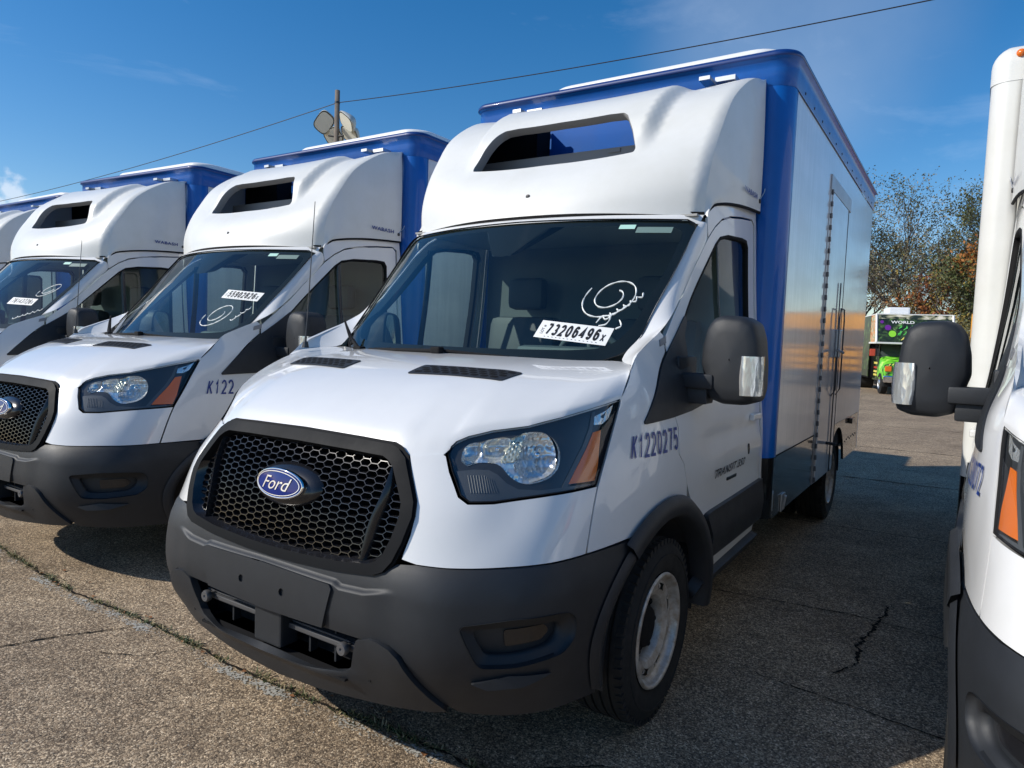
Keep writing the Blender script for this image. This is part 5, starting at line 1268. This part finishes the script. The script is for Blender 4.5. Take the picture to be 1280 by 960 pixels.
# ------------------------------------------------------------------ school buses (parked side on, seen in the gap and mirrored in the side panel)
def school_bus(loc, label):
    T_ = empty('school_bus', loc); tag(T_, label, 'bus', 'orange school buses parked side on')
    # body: section in (y,z) swept along x
    sec = [(0, .70), (0, 2.20), (.02, 2.45), (.10, 2.68), (.28, 2.85), (.60, 2.95), (1.15, 2.98), (1.7, 2.95), (2.02, 2.85), (2.20, 2.68), (2.28, 2.45), (2.30, 2.2), (2.30, .70)]
    loft('bus_body', [[(x, y, z) for y, z in sec] for x in np.linspace(0, 9.2, 12)], ORANGE, T_)
    for x in (0, 9.2): MB().add([(x, y, z) for y, z in sec], [tuple(range(len(sec)))]).obj('end_panel', ORANGE, T_)
    for k in range(11):
        x = .25 + k * .81
        W_ = MB().box((x, -.012, 1.62), (x + .72, .0, 2.28), bev=.004).obj('window_frame', mat('bus_window_frame', (.30, .30, .30), .4, .6), T_)
        for (z0, z1) in ((1.66, 1.93), (1.97, 2.24)):
            MB().box((x + .04, -.018, z0), (x + .68, -.013, z1)).obj('window_pane', mat('bus_glass', (.05, .06, .065), .08, 0, .5), W_)
    for z in (.86, 1.16, 1.48): MB().box((-.01, -.03, z), (9.21, -.001, z + .07), bev=.01).obj('rub_rail', BLACKP, T_)
    loft('bus_hood', [[(x, y, z) for y, z in ((.25, .7), (.25, h_ - .1), (.4, h_), (1.9, h_), (2.05, h_ - .1), (2.05, .7))] for x, h_ in ((9.2, 1.62), (10.0, 1.52), (10.5, 1.40), (10.62, 1.1))], ORANGE, T_)
    MB().box((9.21, .3, 1.65), (9.24, 2.0, 2.4)).obj('bus_windscreen', MATS['bus_glass'], T_)
    MB().box((10.5, .15, .50), (10.75, 2.15, .80), bev=.03).obj('bus_bumper', BLACKP, T_)
    for x in (2.4, 9.8):
        for y in (.06, 2.24):
            w_ = MB().lathe_x([(-.22, .25), (-.24, .45), (-.18, .5), (-.02, .5), (0, .44), (0, .27), (-.06, .24), (-.03, .12), (-.02, 0)], n=28).xf(Matrix.Translation((x, y, .5)) @ Matrix.Rotation(rad(-90 if y < 1 else 90), 4, 'Z')); w_.obj('bus_wheel', RUBBER, T_, angle=40)
    return T_
sb = school_bus((2.05, 28.0, 0), 'orange school bus whose roof edge shows between the mirror and the right truck')
for k, lb in ((1, 'orange school bus parked beyond the first one, behind the right truck'), (2, 'last orange school bus of the row, far behind the right truck')):
    c = copy_tree(sb); c.location = (2.05 + 11.6 * k, 28.0 + .3 * k, 0); c['label'] = lb

# ------------------------------------------------------------------ wrapped food truck
def food_truck(loc, rz):
    T_ = empty('food_truck', loc, rz); tag(T_, 'green and black food truck with a printed wrap parked beyond the gap', 'food truck')
    def graphic(name, cols, sc, stretch=(1, 1, 1)):
        m = bpy.data.materials.new(name); m.use_nodes = True; t = m.node_tree; nn = t.nodes; ll = t.links; b = nn['Principled BSDF']; b.inputs['Roughness'].default_value = .35
        c = nn.new('ShaderNodeTexCoord'); mm = nn.new('ShaderNodeMapping'); mm.inputs['Scale'].default_value = stretch; ll.new(c.outputs['Object'], mm.inputs['Vector'])
        a = nn.new('ShaderNodeTexNoise'); a.inputs['Scale'].default_value = sc; a.inputs['Detail'].default_value = 3; a.inputs['Distortion'].default_value = 1.2; ll.new(mm.outputs['Vector'], a.inputs['Vector'])
        r = nn.new('ShaderNodeValToRGB'); e = r.color_ramp.elements; e[0].position = cols[0][0]; e[0].color = (*cols[0][1], 1); e[1].position = cols[-1][0]; e[1].color = (*cols[-1][1], 1)
        for p, q in cols[1:-1]: x = e.new(p); x.color = (*q, 1)
        ll.new(a.outputs['Fac'], r.inputs['Fac']); ll.new(r.outputs['Color'], b.inputs['Base Color']); return m
    GR = graphic('green_wrap', [(.36, (.02, .05, .01)), (.45, (.10, .42, .02)), (.60, (.22, .68, .04)), (.68, (.55, .80, .15))], 3)
    DK = graphic('dark_wrap', [(.40, (.012, .02, .012)), (.56, (.03, .05, .02)), (.66, (.10, .20, .05)), (.74, (.25, .30, .16))], 4)
    FO = graphic('food_photo_wrap', [(.34, (.35, .08, .03)), (.46, (.75, .30, .06)), (.56, (.60, .55, .42)), (.66, (.10, .22, .04))], 5)
    TOPG = graphic('pale_wrap', [(.42, (.02, .03, .02)), (.5, (.30, .30, .18)), (.6, (.75, .70, .58))], 2.5, (1, 1, 2))
    sec = lambda x: x
    # cab: hood, fenders
    rws = []
    for y, hz, hwd in ((0, .95, .86), (.06, 1.06, .93), (.35, 1.14, .97), (.75, 1.22, .99), (1.05, 1.30, 1.0)):
        rws.append([(-hwd, y, .52), (-hwd - .01, y, .85), (-hwd + .03, y, hz - .07), (-hwd + .16, y, hz), (0, y, hz + .03), (hwd - .16, y, hz), (hwd - .03, y, hz - .07), (hwd + .01, y, .85), (hwd, y, .52)])
    loft('cab_hood', rws, GR, T_, flip=False)
    MB().add(rws[0], [tuple(range(9))]).obj('cab_front', GR, T_)
    MB().box((-.50, -.02, .72), (.50, .0, .98), bev=.01).obj('cab_grille', CHROME, T_)
    for s in SIDES:
        MB().box((s * .78 - .14, -.03, .74), (s * .78 + .14, .01, .96), bev=.02).obj('headlight', LENS, T_)
        MB().box((s * .86 - .10, -.035, .80), (s * .86 + .10, .06, .98), bev=.02).obj('amber_lamp', AMBER, T_)
        # door side, window
        MB().box((s * .99 - .01, .95, .45), (s * .99 + .01, 2.0, 1.30)).obj('cab_door', GR if s > 0 else DK, T_)
        MB().box((s * .97 - .01, 1.15, 1.30), (s * .97 + .01, 1.95, 1.78)).obj('cab_window', MATS['bus_glass'], T_)
        MB().box((s * 1.22 - .09, .92, 1.30), (s * 1.22 + .09, .98, 1.55), bev=.02).obj('mirror', mat('red_wrap', (.5, .06, .03), .4), T_)
        w_ = MB().lathe_x([(-.2, .22), (-.22, .36), (-.17, .38), (-.03, .38), (0, .33), (0, .22), (-.05, .2), (-.03, .1), (-.02, 0)], n=28).xf(Matrix.Translation((s * 1.0, .66, .38)) @ Matrix.Rotation(0 if s > 0 else math.pi, 4, 'Z')); W_ = w_.obj('front_wheel', RUBBER, T_, angle=40)
        MB().lathe_x([(.004, .215), (-.03, .20), (-.035, .12), (.01, .10), (.02, .04), (.02, 0)], n=20).xf(Matrix.Translation((s * 1.0, .66, .38)) @ Matrix.Rotation(0 if s > 0 else math.pi, 4, 'Z')).obj('wheel_rim', ALU, W_, True)
        w_ = MB().lathe_x([(-.5, .22), (-.5, .38), (0, .38), (0, .22), (-.1, .2), (-.1, 0)], n=24).xf(Matrix.Translation((s * 1.05, 4.6, .38)) @ Matrix.Rotation(0 if s > 0 else math.pi, 4, 'Z')); w_.obj('rear_wheel', RUBBER, T_, angle=40)
    MB().box((-1.0, -.14, .42), (1.0, .04, .66), bev=.04).obj('front_bumper', CHROME, T_)
    MB().box((-.96, .05, .28), (.96, 1.8, .5)).obj('underbody', BLACKM, T_)
    MB().add([(-.95, 1.02, 1.27), (.95, 1.02, 1.27), (.88, 1.45, 1.80), (-.88, 1.45, 1.80)], [(0, 1, 2, 3)]).obj('cab_windscreen', MATS['bus_glass'], T_)
    MB().box((-1.0, 1.5, .5), (1.0, 1.9, 1.8)).obj('cab_back', BLACKM, T_)
    # over-cab box
    f = [(-1.17, .62, 1.80), (1.17, .62, 1.80), (1.17, .86, 2.62), (-1.17, .86, 2.62)]
    OC = MB().add(f, [(0, 1, 2, 3)]).obj('overcab_front', DK, T_)
    MB().add([(-1.17, .86, 2.62), (1.17, .86, 2.62), (1.17, .90, 2.76), (-1.17, .90, 2.76)], [(0, 1, 2, 3)]).obj('overcab_top_band', TOPG, T_)
    for s in SIDES:
        MB().add([(s * 1.17, .62, 1.80), (s * 1.17, 1.9, 1.80), (s * 1.17, 1.9, 2.76), (s * 1.17, .90, 2.76), (s * 1.17, .86, 2.62)], [(0, 1, 2, 3, 4)]).obj('overcab_side', FO, T_)
        MB().tube([(s * 1.175, .61, 1.79), (s * 1.175, .855, 2.62), (s * 1.175, .895, 2.77)], .04, 6).obj('corner_trim', mat('white_trim', (.75, .75, .73), .5), T_)
        MB().box((s * 1.17 - .01, 1.9, .55), (s * 1.17 + .01, 6.4, 2.76)).obj('box_side', DK, T_)
    MB().box((-1.2, .58, 1.74), (1.2, 1.95, 1.80), bev=.01).obj('overcab_floor_trim', MATS['white_trim'], T_)
    MB().box((-1.17, .90, 2.76), (1.17, 6.4, 2.80), bev=.01).obj('box_roof', MATS['white_trim'], T_)
    MB().box((-.75, 1.3, 2.80), (-.05, 2.2, 3.05), bev=.06).obj('roof_air_conditioner', ROOFW, T_)
    MB().box((-1.15, 1.95, .5), (1.15, 6.4, 2.7)).obj('box_inner', BLACKM, T_)
    # print on the over-cab front, laid on the sloping panel
    def on(u, v): # u -1..1, v 0..1
        return (u * 1.17, .62 + .24 * v - .006, 1.80 + .82 * v)
    text_on('overcab_lettering', 'WORLD', lambda u, v: on(-.62 + .62 * u, .80 + .12 * v), PAPER, OC, bold=.02)
    def disc(c, r_, m_, nm): MB().add([on(c[0] + r_ * math.cos(a), c[1] + r_ * 1.35 * math.sin(a)) for a in [2 * math.pi * k / 20 for k in range(20)]], [tuple(range(20))]).obj(nm, m_, OC)
    disc((-.70, .62), .085, mat('purple_print', (.16, .02, .28), .4), 'printed_disc'); disc((-.58, .36), .10, mat('lime_print', (.28, .70, .04), .4), 'printed_disc'); disc((-.86, .86), .05, MATS['purple_print'], 'printed_disc')
    r_ = random.Random(2); mb = MB()
    for row, (v0, v1) in enumerate(((.52, .74), (.28, .50))):
        for k in range(9):
            u0 = -.44 + k * .15; 
            for q in range(3):
                a = (u0 + r_.uniform(0, .05), v0 + r_.uniform(0, .1)); b = (u0 + r_.uniform(.06, .13), v1 - r_.uniform(0, .1)); mb.tube([on(*a), on((a[0] + b[0]) / 2 + .03, (a[1] + b[1]) / 2), on(*b)], .014, 4)
    mb.obj('green_brush_lettering', mat('bright_green_print', (.10, .55, .10), .4), OC)
    text_on('overcab_small_lettering', 'ARE-', lambda u, v: on(-.36 + .50 * u, .10 + .12 * v), mat('yellow_print', (.85, .72, .15), .4), OC, bold=.02)
    mb = MB()
    for k in range(10):
        y = -.02; x = -.85 + k * .10; mb.tube([(x, y + .02 - .03, 1.0 + .02 * math.sin(k)), (x + .05, y - .01, 1.06)], .012, 4)
    mb.obj('hood_print', MATS['yellow_print'], T_)
    for k, (z, m_) in enumerate(((1.02, 'yellow_print'), (.86, 'red_wrap'), (.72, 'yellow_print'), (.60, 'yellow_print'))):
        MB().box((-1.008, 1.15, z), (-1.003, 1.75, z + .07)).obj('door_print', MATS[m_], T_)
    return T_
food_truck((.62, 25.35, 0), rad(15))
